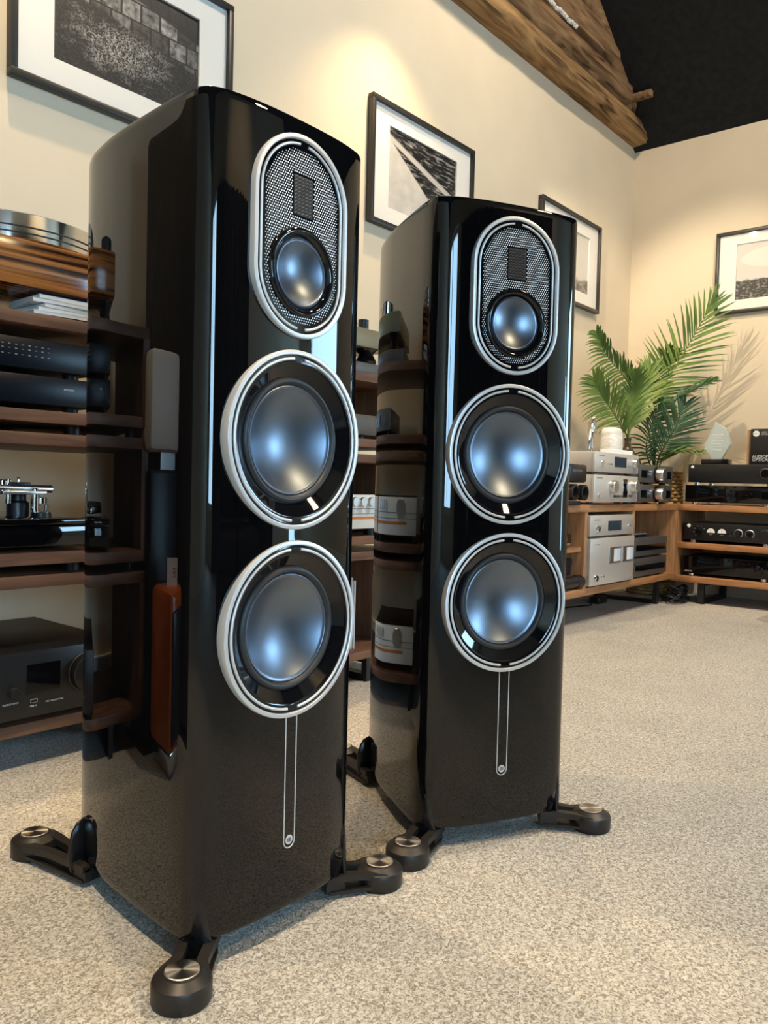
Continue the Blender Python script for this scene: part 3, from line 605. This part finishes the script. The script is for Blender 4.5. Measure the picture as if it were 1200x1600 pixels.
vintage('white fronted amplifier with amber strip, in the lowest walnut module', (1.34, 1.67, zC), 2)
for i in range(3):
    rs = thing('record_sleeve', '%s thin upright white record sleeve in the lowest walnut module' % ['left', 'middle', 'right'][i], 'record', (1.842+i*0.013, 1.695, zC), 0, 'upright record sleeves')
    boxp(rs, 'sleeve', 'paper', 0, 0.0055, 0, 0.24, 0.0, 0.235-0.01*i); boxp(rs, 'spine', 'paper_blue', 0.001, 0.0045, -0.0006, 0.0, 0.0, 0.234-0.01*i)

# back rack, upper tier
ZG = 0.548
d = device('integrated_amplifier', 'silver amplifier with two large knobs and level display, on the wood rack top', 'amplifier', (3.632, 1.632, ZG), 0.487, 0.138, 0.34, 'silver_face', 'silver_face', bev=0.004, face_t=0.012)
knob(d, -0.058, 0.085, 0.030, 0.025); knob(d, 0.185, 0.090, 0.030, 0.025); face_panel(d, 'display', 'glass_black', 0.075, 0.110, 0.040, 0.116); face_panel(d, 'display_surround', 'chrome', 0.066, 0.119, 0.034, 0.122, 0.0008)
for i in range(7): face_panel(d, 'button', 'chrome', -0.045+i*0.017, -0.034+i*0.017, 0.034, 0.046, 0.004)
for i in range(3): face_panel(d, 'button', 'chrome', 0.127+i*0.016, 0.137+i*0.016, 0.036, 0.048, 0.004)
knob(d, -0.195, 0.040, 0.013, 0.010, 'chrome'); text(d, 'lettering', 'LUXHAUS', -0.215, 0.118, 0.012, 'print_grey')
d['label'] = 'silver amplifier with two large knobs, under the silver disc player on the wood rack'
for nm in [c for c in d.children if c.name.startswith('lettering')]: bpy.data.objects.remove(nm)
boxp(d, 'lettering', 'print_grey', -0.218, -0.16, -0.0008, 0.0002, 0.121, 0.126)
d = device('disc_player', 'silver disc player with blue grey display, topmost on the wood rack by the palm', 'hi-fi component', (3.632, 1.632, ZG+0.138), 0.487, 0.105, 0.34, 'silver_face', 'silver_face', bev=0.004, face_t=0.012)
face_panel(d, 'display', 'display', -0.035, 0.096, 0.040, 0.088); knob(d, 0.185, 0.064, 0.022, 0.02); knob(d, -0.165, 0.052, 0.014, 0.010, 'chrome')
for i in range(5): face_panel(d, 'button', 'chrome', -0.125+i*0.014, -0.117+i*0.014, 0.049, 0.055, 0.003)
for i in range(3): face_panel(d, 'button', 'chrome', 0.115+i*0.014, 0.123+i*0.014, 0.047, 0.053, 0.003)
boxp(d, 'lettering', 'print_grey', -0.20, -0.145, -0.0008, 0.0002, 0.087, 0.092)
ZP = ZG+0.138+0.105
b = MB().box(3.58, 3.835, 1.648, 1.70, ZP, ZP+0.020, 0.002).build('paper_pad', 'paper', None); tag(b, 'flat cream paper pad on top of the silver disc player', 'paper')
# pewter figurine
fg = thing('figurine', 'small polished pewter figure of a bent walking man on the silver disc player', 'figurine', (3.575, 1.745, ZP))
MB().box(-0.030, 0.030, -0.02, 0.02, 0, 0.006, 0.001).build('base', 'pewter', fg)
fg.scale = (1.6, 1.5, 1.2); fbm = bpy.data.meshes.new('figure'); V = [(0, 0, 0.078), (0.004, 0, 0.098), (0.006, 0, 0.122), (0.010, 0, 0.134), (0.013, -0.002, 0.147), (-0.008, -0.004, 0.076), (-0.020, -0.006, 0.044), (-0.024, -0.006, 0.010), (0.010, 0.004, 0.074), (0.016, 0.006, 0.042), (0.020, 0.006, 0.010), (-0.014, -0.010, 0.116), (-0.024, -0.014, 0.094), (-0.012, -0.018, 0.084), (0.022, 0.010, 0.114), (0.030, 0.006, 0.092), (0.020, -0.008, 0.078)]
Ed = [(0, 1), (1, 2), (2, 3), (3, 4), (0, 5), (5, 6), (6, 7), (0, 8), (8, 9), (9, 10), (2, 11), (11, 12), (12, 13), (2, 14), (14, 15), (15, 16)]
fbm.from_pydata(V, Ed, []); fo = bpy.data.objects.new('figure', fbm); C.objects.link(fo); fo.parent = fg
sk = fo.modifiers.new('skin', 'SKIN'); su = fo.modifiers.new('sub', 'SUBSURF'); su.levels = 2; su.render_levels = 2
for v, r in zip(fbm.skin_vertices[0].data, [0.013, 0.012, 0.013, 0.007, 0.011, 0.009, 0.0075, 0.006, 0.009, 0.0075, 0.006, 0.006, 0.005, 0.004, 0.006, 0.005, 0.004]): v.radius = (r, r)
fbm.skin_vertices[0].data[0].use_root = True; fbm.materials.append(M['pewter'])
b = MB().loft([[(0.068*sx*math.copysign(abs(cos(2*pi*i/32))**0.7, cos(2*pi*i/32)), 0.045*sx*math.copysign(abs(sin(2*pi*i/32))**0.7, sin(2*pi*i/32)), z) for i in range(32)] for z, sx in ((0, 0.95), (0.02, 1.0), (0.07, 1.0), (0.11, 0.97), (0.128, 0.90), (0.138, 0.72), (0.141, 0.4))]).build('stone_ornament', 'stone', None, 60, (3.845, 1.765, ZP)); tag(b, 'rounded white veined stone ornament on the silver disc player', 'ornament')
# grey pair with big silver knobs
def grey_unit(label, z, xk):
    d = device('preamplifier', label, 'hi-fi component', (4.185, 1.662, z), 0.445, 0.102, 0.175, 'grey_metal', 'grey_metal', feet=0.010, bev=0.003, face_t=0.012, group='graphite components with big silver knob')
    face_panel(d, 'display', 'glass_black', -0.20, -0.075, 0.034, 0.072); face_panel(d, 'display', 'glass_black', 0.075, 0.20, 0.034, 0.072)
    MB().lathe([(0.044, 0.0), (0.044, -0.006), (0.040, -0.008), (0, -0.008)], 48, 'y', (xk, 0, 0.054)).build('knob_ring', 'glass_black', d, 40)
    knob(d, xk, 0.054, 0.033, 0.035, 'satin_silver', y=-0.008, n=48); return d
grey_unit('graphite component with big silver knob, lower of the two left of the basket', ZG, 0.0)
grey_unit('graphite component with big silver knob, upper of the two left of the basket', ZG+0.102, 0.0)
# little black optical gadget beside the amplifiers
g_ = thing('stereo_viewer', 'small black viewer with rounded panel above two lens barrels, left of silver amplifier', 'viewer', (3.205, 1.615, ZG))
boxp(g_, 'panel', 'black_metal', -0.085, 0.080, 0, 0.05, 0.098, 0.178, 0.012); boxp(g_, 'base', 'steel', -0.07, 0.05, 0.01, 0.09, 0, 0.018, 0.004); MB().lathe([(0.010, 0.018), (0.010, 0.10)], 16, 'z', (-0.03, 0.05, 0)).build('stem', 'pewter', g_, 40)
text(g_, 'lettering', 'stereoview', -0.06, 0.145, 0.020, 'print_grey')
for x in (-0.045, 0.045): MB().lathe([(0.030, 0.08), (0.030, 0.0), (0.034, -0.004), (0.034, -0.03), (0.026, -0.031), (0.022, -0.010), (0, -0.010)], 32, 'y', (x, 0.02, 0.055)).build('lens_barrel', 'black_metal', g_, 40)
boxp(g_, 'crossbar', 'steel', -0.08, 0.07, 0.04, 0.07, 0.078, 0.092, 0.003)
# back rack, middle bay
d = device('tuner', 'silver component with grey display in the middle bay, on top of the silver power amplifier', 'hi-fi component', (3.618, 1.638, 0.168+0.228), 0.478, 0.103, 0.30, 'silver_face', 'silver_face', feet=0.008, face_t=0.012)
face_panel(d, 'display', 'display', -0.055, 0.090, 0.030, 0.076); knob(d, -0.170, 0.042, 0.015, 0.012, 'chrome'); knob(d, 0.175, 0.050, 0.007, 0.008, 'chrome'); boxp(d, 'lettering', 'print_grey', -0.20, -0.14, -0.0008, 0.0002, 0.080, 0.084)
d = device('stereo_power_amplifier', 'big silver power amplifier with two level meters, bottom of the middle bay', 'amplifier', (3.612, 1.630, 0.168), 0.482, 0.226, 0.34, 'silver_face', 'silver_face', feet=0.010, face_t=0.014)
for x0 in (-0.045, 0.100):
    m_ = face_panel(d, 'meter', 'satin_silver', x0, x0+0.122, 0.105, 0.180, 0.003)
    for i, xx in enumerate((0.006, 0.046, 0.082)): boxp(m_, 'meter_window', ('satin_silver', 'white_plastic', 'paper_blue')[i], x0+xx, x0+xx+0.034, -0.0040, -0.0028, 0.112, 0.172)
knob(d, -0.185, 0.045, 0.015, 0.012, 'chrome'); knob(d, -0.13, 0.048, 0.005, 0.006, 'chrome'); knob(d, -0.105, 0.048, 0.005, 0.006, 'chrome'); knob(d, 0.215, 0.035, 0.006, 0.006, 'chrome'); boxp(d, 'lettering', 'print_grey', -0.20, -0.15, -0.0008, 0.0002, 0.196, 0.200)
# back rack, right bay: two graphite units with dark slots
for i, lb in enumerate(('lower graphite unit with a wide dark slot, right bay of the wood rack', 'upper graphite unit with a wide dark slot, right bay of the wood rack')):
    d = device('disc_transport', lb, 'hi-fi component', (4.150, 1.662, 0.168+i*0.104), 0.43, 0.102, 0.30, 'grey_metal', 'grey_metal', feet=0.008, face_t=0.010, group='graphite units in the right bay')
    face_panel(d, 'slot', 'glass_black', -0.20, 0.19, 0.036, 0.066); face_panel(d, 'edge_mark', 'chrome', -0.213, -0.195, 0.070, 0.073)
cdj = thing('disc_case', 'dark disc case with pale sleeve lying on the upper graphite unit', 'case', (4.10, 1.70, 0.168+0.208)); boxp(cdj, 'case', 'glass_black', -0.13, 0.13, 0, 0.14, 0, 0.012, 0.001); boxp(cdj, 'sleeve', 'paper_blue', -0.10, 0.10, 0.01, 0.12, 0.012, 0.0135)
# back rack, left bay
d = device('black_streamer', 'black unit with silver lower edge on the inner shelf, left bay of wood rack', 'hi-fi component', (3.09, 1.69, 0.355), 0.42, 0.062, 0.28, 'black_metal', 'gloss'); face_panel(d, 'edge_strip', 'satin_silver', -0.20, 0.20, 0.014, 0.020)
d['label'] = 'slim black unit with silver edge strip, on the inner shelf beside the further speaker'
b = thing('black_case', 'dark blue black case in the left bay of the wood rack below the shelf', 'case', (3.10, 1.70, 0.228)); boxp(b, 'lid', 'dust_cover', -0.22, 0.235, 0, 0.3, 0.045, 0.075, 0.004); boxp(b, 'body', 'dust_cover', -0.22, 0.235, 0.005, 0.3, 0.0, 0.045, 0.004)
boxp(b, 'leg', 'steel', -0.21, -0.17, 0.02, 0.28, -0.060, 0.0); boxp(b, 'leg', 'steel', 0.19, 0.228, 0.06, 0.28, -0.060, 0.0)
b = MB().lathe([(0.0, -0.10), (0.026, -0.10), (0.030, -0.095), (0.030, -0.03), (0.027, -0.028), (0.027, 0.08), (0.030, 0.082), (0.031, 0.13), (0.026, 0.132), (0.022, 0.12), (0, 0.12)], 32, 'x', (0, 0, 0)).build('lens_tube', 'black_metal', None, 40, (3.23, 1.675, 0.168+0.032)); tag(b, 'black ribbed lens tube lying in the left bay bottom of the wood rack', 'lens')

# right rack
ZK = 0.548
def fdev(name, label, ylft, z, wd, ht, dp, m, face, **k): return device(name, label, 'amplifier', (4.535, ylft-wd/2, z), wd, ht, dp, m, face, rz=-pi/2, fm='chrome', **k)
d = fdev('network_amplifier', 'black glossy fronted amplifier directly on the right rack top', 1.635, ZK, 0.46, 0.108, 0.34, 'black_metal', 'glass_black', feet=0.014)
d = fdev('headphone_amplifier', 'matte black amplifier with ringed knob, stacked on the glossy one on the right rack', 1.622, ZK+0.108, 0.46, 0.115, 0.32, 'black_metal', 'black_metal', feet=0.016)
knob(d, -0.207, 0.100, 0.008, 0.004, 'paper', n=24)
MB().tube([(0.175+0.026*cos(2*pi*i/40), -0.002, 0.066+0.026*sin(2*pi*i/40)) for i in range(40)], 0.0035, 8, True).build('knob_ring', 'grey_metal', d, 60); knob(d, 0.175, 0.066, 0.022, 0.016, 'gloss')
ZH = ZK+0.223
d = fdev('metered_amplifier', 'black amplifier with two white half round meters, upper shelf of right rack', 1.632, 0.336, 0.46, 0.112, 0.34, 'black_metal', 'black_metal', feet=0.016)
knob(d, -0.205, 0.094, 0.010, 0.003, 'paper', n=24); knob(d, -0.148, 0.066, 0.014, 0.014, 'gloss')
for i in range(6): a = R(230-40*i); boxp(d, 'scale_mark', 'print_grey', -0.150+0.030*cos(a), -0.143+0.030*cos(a), -0.0008, 0.0002, 0.064+0.030*sin(a), 0.067+0.030*sin(a))
for x in (-0.085, -0.026):
    lp = [(x+0.022*cos(pi*i/20), 0.060+0.024*sin(pi*i/20)) for i in range(21)]
    mt_ = MB().loft([[(p[0], y, p[1]) for p in lp] for y in (0.0005, -0.0025)]).build('meter', 'paper', d)
    MB().box(x-0.0006, x+0.0006, -0.0032, -0.0026, 0.061, 0.078).build('needle', 'print_dark', mt_); face_panel(d, 'scale_mark', 'print_grey', x-0.008, x+0.008, 0.048, 0.051, 0.0008)
face_panel(d, 'toggle', 'gloss', 0.016, 0.024, 0.056, 0.072, 0.008); face_panel(d, 'scale_mark', 'print_grey', 0.012, 0.028, 0.048, 0.051, 0.0008)
for x in (0.060, 0.118):
    MB().tube([(x+0.021*cos(R(-50+280*i/30)), -0.001, 0.063+0.021*sin(R(-50+280*i/30))) for i in range(31)], 0.0035, 6).build('dial_scale', 'satin_silver', d, 60); knob(d, x, 0.063, 0.012, 0.014, 'gloss')
MB().tube([(0.20+0.031*cos(2*pi*i/40), -0.001, 0.060+0.031*sin(2*pi*i/40)) for i in range(40)], 0.0012, 6, True).build('knob_ring', 'grey_metal', d, 60); knob(d, 0.20, 0.060, 0.028, 0.018, 'black_metal', n=48)
d = fdev('black_disc_player', 'glossy black disc player on the bottom shelf of the right rack', 1.636, 0.149, 0.46, 0.112, 0.34, 'black_metal', 'glass_black', feet=0.016); knob(d, 0.175, 0.062, 0.024, 0.012, 'gloss'); face_panel(d, 'label_strip', 'print_grey', -0.215, -0.175, 0.024, 0.032)
d['category'] = 'hi-fi component'
# award on black base
aw = thing('crystal_award', 'clear faceted crystal award on black base, standing on the right rack amplifiers', 'award', (4.70, 1.525, ZH), -pi/2)
boxp(aw, 'base', 'gloss', -0.075, 0.075, -0.035, 0.035, 0, 0.034, 0.003)
o_l = [(-0.022, 0.034), (-0.070, 0.100), (-0.010, 0.245), (0.052, 0.205), (0.078, 0.120), (0.030, 0.034)]
aw_c = MB().loft([[(x*s+0.004*(1-s), y, 0.034+(z-0.034)*s2) for x, z in o_l] for y, s, s2 in ((-0.012, 0.94, 0.975), (-0.009, 1, 1), (0.009, 1, 1), (0.012, 0.94, 0.975))]).build('crystal', 'crystal', aw)
for i in range(6): boxp(aw, 'engraved_line', 'print_white', -0.028, 0.028+0.01*(i % 2), -0.0128, -0.0120, 0.085+i*0.017, 0.088+i*0.017)
# boxed album with writing
bx = thing('album_box', 'black box lettered audiophile optical, standing on the right rack amplifiers', 'box', (4.66, 1.335, ZH), -pi/2)
boxp(bx, 'box', 'black_metal', 0, 0.21, 0, 0.045, 0, 0.198, 0.002)
MB().lathe([(0.0165, 0.0), (0.0165, -0.001), (0, -0.001)], 40, 'y', (0.028, 0, 0.172)).build('round_logo', 'paper', bx); text(bx, 'logo_letters', 'a/o', 0.0165, 0.1685, 0.013, 'print_grey', -0.0015)
text(bx, 'lettering', 'AUDIO', 0.052, 0.175, 0.010, 'print_white'); text(bx, 'lettering', 'OPTICAL', 0.052, 0.164, 0.010, 'print_white')
text(bx, 'lettering', 'AUDIOPHILE', 0.012, 0.040, 0.022, 'print_white'); text(bx, 'lettering', 'OPTICAL', 0.012, 0.022, 0.022, 'print_white'); text(bx, 'red_mark', 'X', 0.092, 0.008, 0.042, 'red', -0.0012)
b = MB().box(4.68, 4.72, 1.346, 1.358, ZH, ZH+0.195, 0.001).build('wood_strip', 'oak_z', None); tag(b, 'thin upright pale wood strip beside the black lettered box', 'wood strip')

# ------------------------------------------------------------------ plants
VS = thing('palm_vase', 'dark brown bottle vase with green palm fronds behind the graphite pair', 'plant', (4.405, 1.925, ZG))
MB().lathe([(0, 0), (0.05, 0), (0.074, 0.03), (0.087, 0.12), (0.085, 0.20), (0.069, 0.25), (0.035, 0.295), (0.019, 0.32), (0.017, 0.35), (0.021, 0.365), (0.017, 0.365), (0.013, 0.33), (0.010, 0.25), (0, 0.25)], 48, 'z').build('vase', 'vase', VS, 60)
BK = thing('basket_palm', 'large green palm in a woven seagrass basket in the corner between the racks', 'plant', (4.775, 1.915, 0))
bk = MB()
for j in range(36):
    z = 0.012+j*0.0205; pts = []
    rr = 0.125+0.035*sin(min(1, z/0.74)*2.2)
    for i in range(64): a = 2*pi*i/64; q = rr+0.004*(1 if (i//2+j) % 2 else -1); pts.append((q*cos(a), q*sin(a), z))
    bk.tube(pts, 0.0115, 6, True)
bk.lathe([(0, 0.0), (0.12, 0.0), (0.12, 0.01), (0, 0.01)], 32, 'z')
bk.build('basket', 'seagrass', BK, 70); MB().lathe([(0, 0.70), (0.135, 0.70), (0.12, 0.715), (0, 0.72)], 32, 'z').build('soil', mat('soil', (0.03, 0.02, 0.015), 0.9), BK)
def frond(root, m, pts, lmax, face, n=34, ang=52, droop=0.25, start=0.12, wd=0.007, lr=(1, 1), seed=1, tipang=20):
    rnd = random.Random(seed); base = root.location; pts = [Vector(p)-base for p in pts]; sp = spline(pts, 10); face = Vector(face).normalized()
    st = MB().tube(sp, [0.0055*(1-0.75*i/len(sp)) for i in range(len(sp))], 6).build('frond', m, root, 60)
    lf = MB(); N = len(sp)-1
    for i in range(n):
        for s in (1, -1):
            t = start+(1-start)*(i+rnd.uniform(-0.15, 0.15))/(n-0.5); t = min(max(t, 0), 0.999); k = int(t*N); p = sp[k].lerp(sp[k+1], t*N-k); tg = (sp[k+1]-sp[k]).normalized()
            sd = tg.cross(face).normalized()*s; q = max(0.0, (t-start)/(1-start))
            L_ = lmax*(0.45+0.75*sin(pi*min(1, q*0.85+0.14)))/1.2*(lr[0] if s > 0 else lr[1])*rnd.uniform(0.9, 1.05)
            A = R(ang+(tipang-ang)*q**1.5+rnd.uniform(-5, 5)); d0 = tg*cos(A)+sd*sin(A)+face*rnd.uniform(-0.15, 0.2)
            P = []; nn = face.cross(d0).normalized()
            for u in (0, 0.25, 0.55, 0.8, 1.0): P.append(p+d0*L_*u+Vector((0, 0, -1))*droop*L_*u*u+face*0.01*sin(pi*u))
            W = [0.5, 1.0, 0.95, 0.6, 0.04]
            Lv = [[lf.bm.verts.new(pp+nn*wd*ww), lf.bm.verts.new(pp-face*wd*0.35*ww), lf.bm.verts.new(pp-nn*wd*ww)] for pp, ww in zip(P, W)]
            for a, c in zip(Lv, Lv[1:]):
                lf.bm.faces.new((a[0], a[1], c[1], c[0])); lf.bm.faces.new((a[1], a[2], c[2], c[1]))
    lf.build('leaflets', m, st, 80)
CF = (-0.75, -0.65, 0.1)
O = (4.76, 1.90, 0.70)
frond(BK, 'leaf', [O, (4.68, 1.88, 1.05), (4.66, 1.835, 1.215), (4.66, 1.70, 1.445), (4.69, 1.578, 1.685)], 0.30, CF, 34, 62, 0.10, 0.36, 0.0060, seed=1, tipang=16)
frond(BK, 'leaf', [O, (4.66, 1.92, 1.02), (4.56, 1.93, 1.15), (4.38, 1.94, 1.25), (4.15, 1.95, 1.35), (4.02, 1.95, 1.45)], 0.20, CF, 36, 50, 0.35, 0.34, 0.0065, seed=2)
frond(BK, 'leaf_dark', [O, (4.66, 1.84, 0.82), (4.64, 1.78, 0.92), (4.64, 1.73, 1.02), (4.66, 1.70, 1.12)], 0.22, CF, 26, 55, 0.12, 0.18, 0.0058, seed=3)
frond(BK, 'leaf', [O, (4.66, 1.82, 0.80), (4.64, 1.735, 0.845), (4.66, 1.60, 0.845)], 0.10, (-0.3, -0.3, 0.9), 22, 30, 0.2, 0.3, 0.0055, seed=4)
frond(BK, 'leaf_dark', [O, (4.67, 1.87, 0.98), (4.66, 1.77, 1.13), (4.67, 1.65, 1.205), (4.70, 1.56, 1.245)], 0.12, (-0.4, -0.2, 0.85), 26, 35, 0.1, 0.45, 0.0055, seed=5)
frond(BK, 'leaf_dark', [O, (4.66, 1.92, 0.86), (4.66, 1.89, 1.02), (4.67, 1.84, 1.13)], 0.20, CF, 24, 60, 0.5, 0.2, 0.0060, seed=6)
frond(BK, 'leaf', [O, (4.70, 1.90, 1.0), (4.74, 1.90, 1.22), (4.72, 1.86, 1.36), (4.68, 1.80, 1.43)], 0.18, CF, 26, 48, 0.2, 0.4, 0.006, seed=9)
V0 = (4.405, 1.925, ZG+0.36)
frond(VS, 'leaf', [V0, (4.36, 1.925, 0.95), (4.20, 1.93, 1.05), (4.06, 1.935, 1.13), (3.98, 1.94, 1.20)], 0.22, CF, 30, 48, 0.25, 0.24, 0.0060, seed=7)
frond(VS, 'leaf_light', [V0, (4.43, 1.92, 0.98), (4.47, 1.90, 1.10), (4.53, 1.88, 1.22), (4.56, 1.87, 1.33)], 0.20, CF, 30, 38, 0.05, 0.22, 0.0058, seed=8)
frond(VS, 'leaf', [V0, (4.38, 1.91, 1.0), (4.36, 1.88, 1.15), (4.30, 1.85, 1.26)], 0.16, CF, 24, 40, 0.15, 0.3, 0.0058, seed=10)

# ------------------------------------------------------------------ cables on the floor
rnd = random.Random(5); cbm = MB()
for k in range(13):
    cx, cy = rnd.uniform(4.46, 4.56), rnd.uniform(1.63, 1.67); a0 = rnd.uniform(0, 6.28); pts = []; rx, ry = rnd.uniform(0.06, 0.10), rnd.uniform(0.03, 0.06); tl = rnd.uniform(0.01, 0.10)
    for i in range(26): a = a0+2*pi*i/22; pts.append((cx+rx*cos(a), cy+ry*sin(a), 0.006+max(0, tl*(0.5+0.5*sin(a+a0)))+0.0015*(k % 5)))
    cbm.tube([p for p in pts if p[0] > 0], 0.0036, 6)
tag(cbm.build('cable_bundle', 'cable', None, 60), 'tangle of black cables on the carpet under the corner between the racks', 'cables')
ad = MB().box(4.05, 4.16, 1.90, 1.96, 0.0, 0.035, 0.006).tube([(4.05, 1.93, 0.02), (3.95, 1.90, 0.006), (3.8, 1.95, 0.005), (3.6, 1.93, 0.005), (3.4, 1.98, 0.005)], 0.004, 6).build('power_adapter', 'cable', None, 50); tag(ad, 'black power adapter with cord on the carpet under the back wood rack', 'adapter')
sd = thing('side_table', 'low black steel legged table at the right edge, only one leg in view', 'table', (4.04, 0.62, 0))
boxp(sd, 'top', 'steel', 0, 0.4, 0, 0.39, 0.38, 0.40, 0.002)
for x in (0, 0.38):
    for y in (0, 0.37): boxp(sd, 'leg', 'steel', x, x+0.02, y, y+0.02, 0, 0.38)

# ------------------------------------------------------------------ things seen only as reflections in the lacquer
ts = thing('dark_wood_speaker', 'tall black wood grained cabinet left of the long rack, mirrored in the nearest speaker', 'speaker', (0.12, 2.05, 0), R(-108.2)); boxp(ts, 'cabinet', 'ash', 0, 0.895, -0.40, 0, 0.02, 1.55, 0.03); boxp(ts, 'base', 'steel', -0.0, 0.9, -0.41, 0.01, 0, 0.02)
wsq = thing('standmount_speaker', 'white speaker on navy column left of the rack, mirrored in the nearest speaker', 'speaker', (0.075, 1.60, 0)); boxp(wsq, 'cabinet', 'white_plastic', 0, 0.21, 0, 0.21, 0.68, 0.91, 0.02); boxp(wsq, 'column', 'dust_cover', 0.0, 0.2, 0.02, 0.2, 0.012, 0.64, 0.01); boxp(wsq, 'neck', 'satin_silver', 0.04, 0.14, 0.04, 0.18, 0.64, 0.68); boxp(wsq, 'base', 'steel', -0.02, 0.22, 0, 0.21, 0, 0.012)
os_ = thing('orange_speaker', 'orange lacquered speaker with black front, mirrored low in the nearest speaker', 'speaker', (0.10, 1.38, 0)); boxp(os_, 'cabinet', 'orange', 0, 0.19, 0.012, 0.19, 0.05, 0.39, 0.02); boxp(os_, 'front_grille', 'dust_cover', 0.02, 0.17, 0.0, 0.014, 0.07, 0.35, 0.006); boxp(os_, 'base', 'chrome', 0.02, 0.17, 0.03, 0.17, 0, 0.05, 0.004)
pc = thing('place_card', 'small white card with black letters on the orange speaker', 'card', (0.17, 1.44, 0.39), R(35)); boxp(pc, 'card', 'paper', 0, 0.10, 0, 0.003, 0, 0.06); text(pc, 'lettering', 'REF.', 0.018, 0.018, 0.030, 'print_dark')
sf = thing('leather_sofa', 'black leather sofa facing the speakers, mirrored in their fronts', 'sofa', (0.75, -1.95, 0), R(10))
boxp(sf, 'base', 'leather', 0, 1.40, 0.05, 0.85, 0.06, 0.28, 0.03)
for i in range(2): boxp(sf, 'seat_cushion', 'leather', 0.18+i*0.52, 0.70+i*0.52, 0.20, 0.88, 0.28, 0.44, 0.05); boxp(sf, 'back_cushion', 'leather', 0.18+i*0.52, 0.70+i*0.52, 0.05, 0.28, 0.44, 0.82, 0.06)
for x in (0, 1.22): boxp(sf, 'armrest', 'leather', x, x+0.18, 0.02, 0.88, 0.10, 0.60, 0.06)
for x in (0.08, 1.27):
    for y in (0.1, 0.75): boxp(sf, 'leg', 'steel', x, x+0.05, y, y+0.05, 0, 0.07)
def curtain(label, x0, x1):
    lp = []
    n = int((x1-x0)/0.018)
    for i in range(n+1): x = x0+(x1-x0)*i/n; lp.append((x, -3.40+0.03*sin(x*42)))
    ring = lp+[(x, y-0.006) for x, y in lp[::-1]]
    c = MB().loft([[(x, y, z) for x, y in ring] for z in (0.02, 2.5)]).build('curtain', 'curtain', None, 60); tag(c, label, 'curtain')
curtain('charcoal curtain right of the window, mirrored in the speakers', -0.6, 2.6)
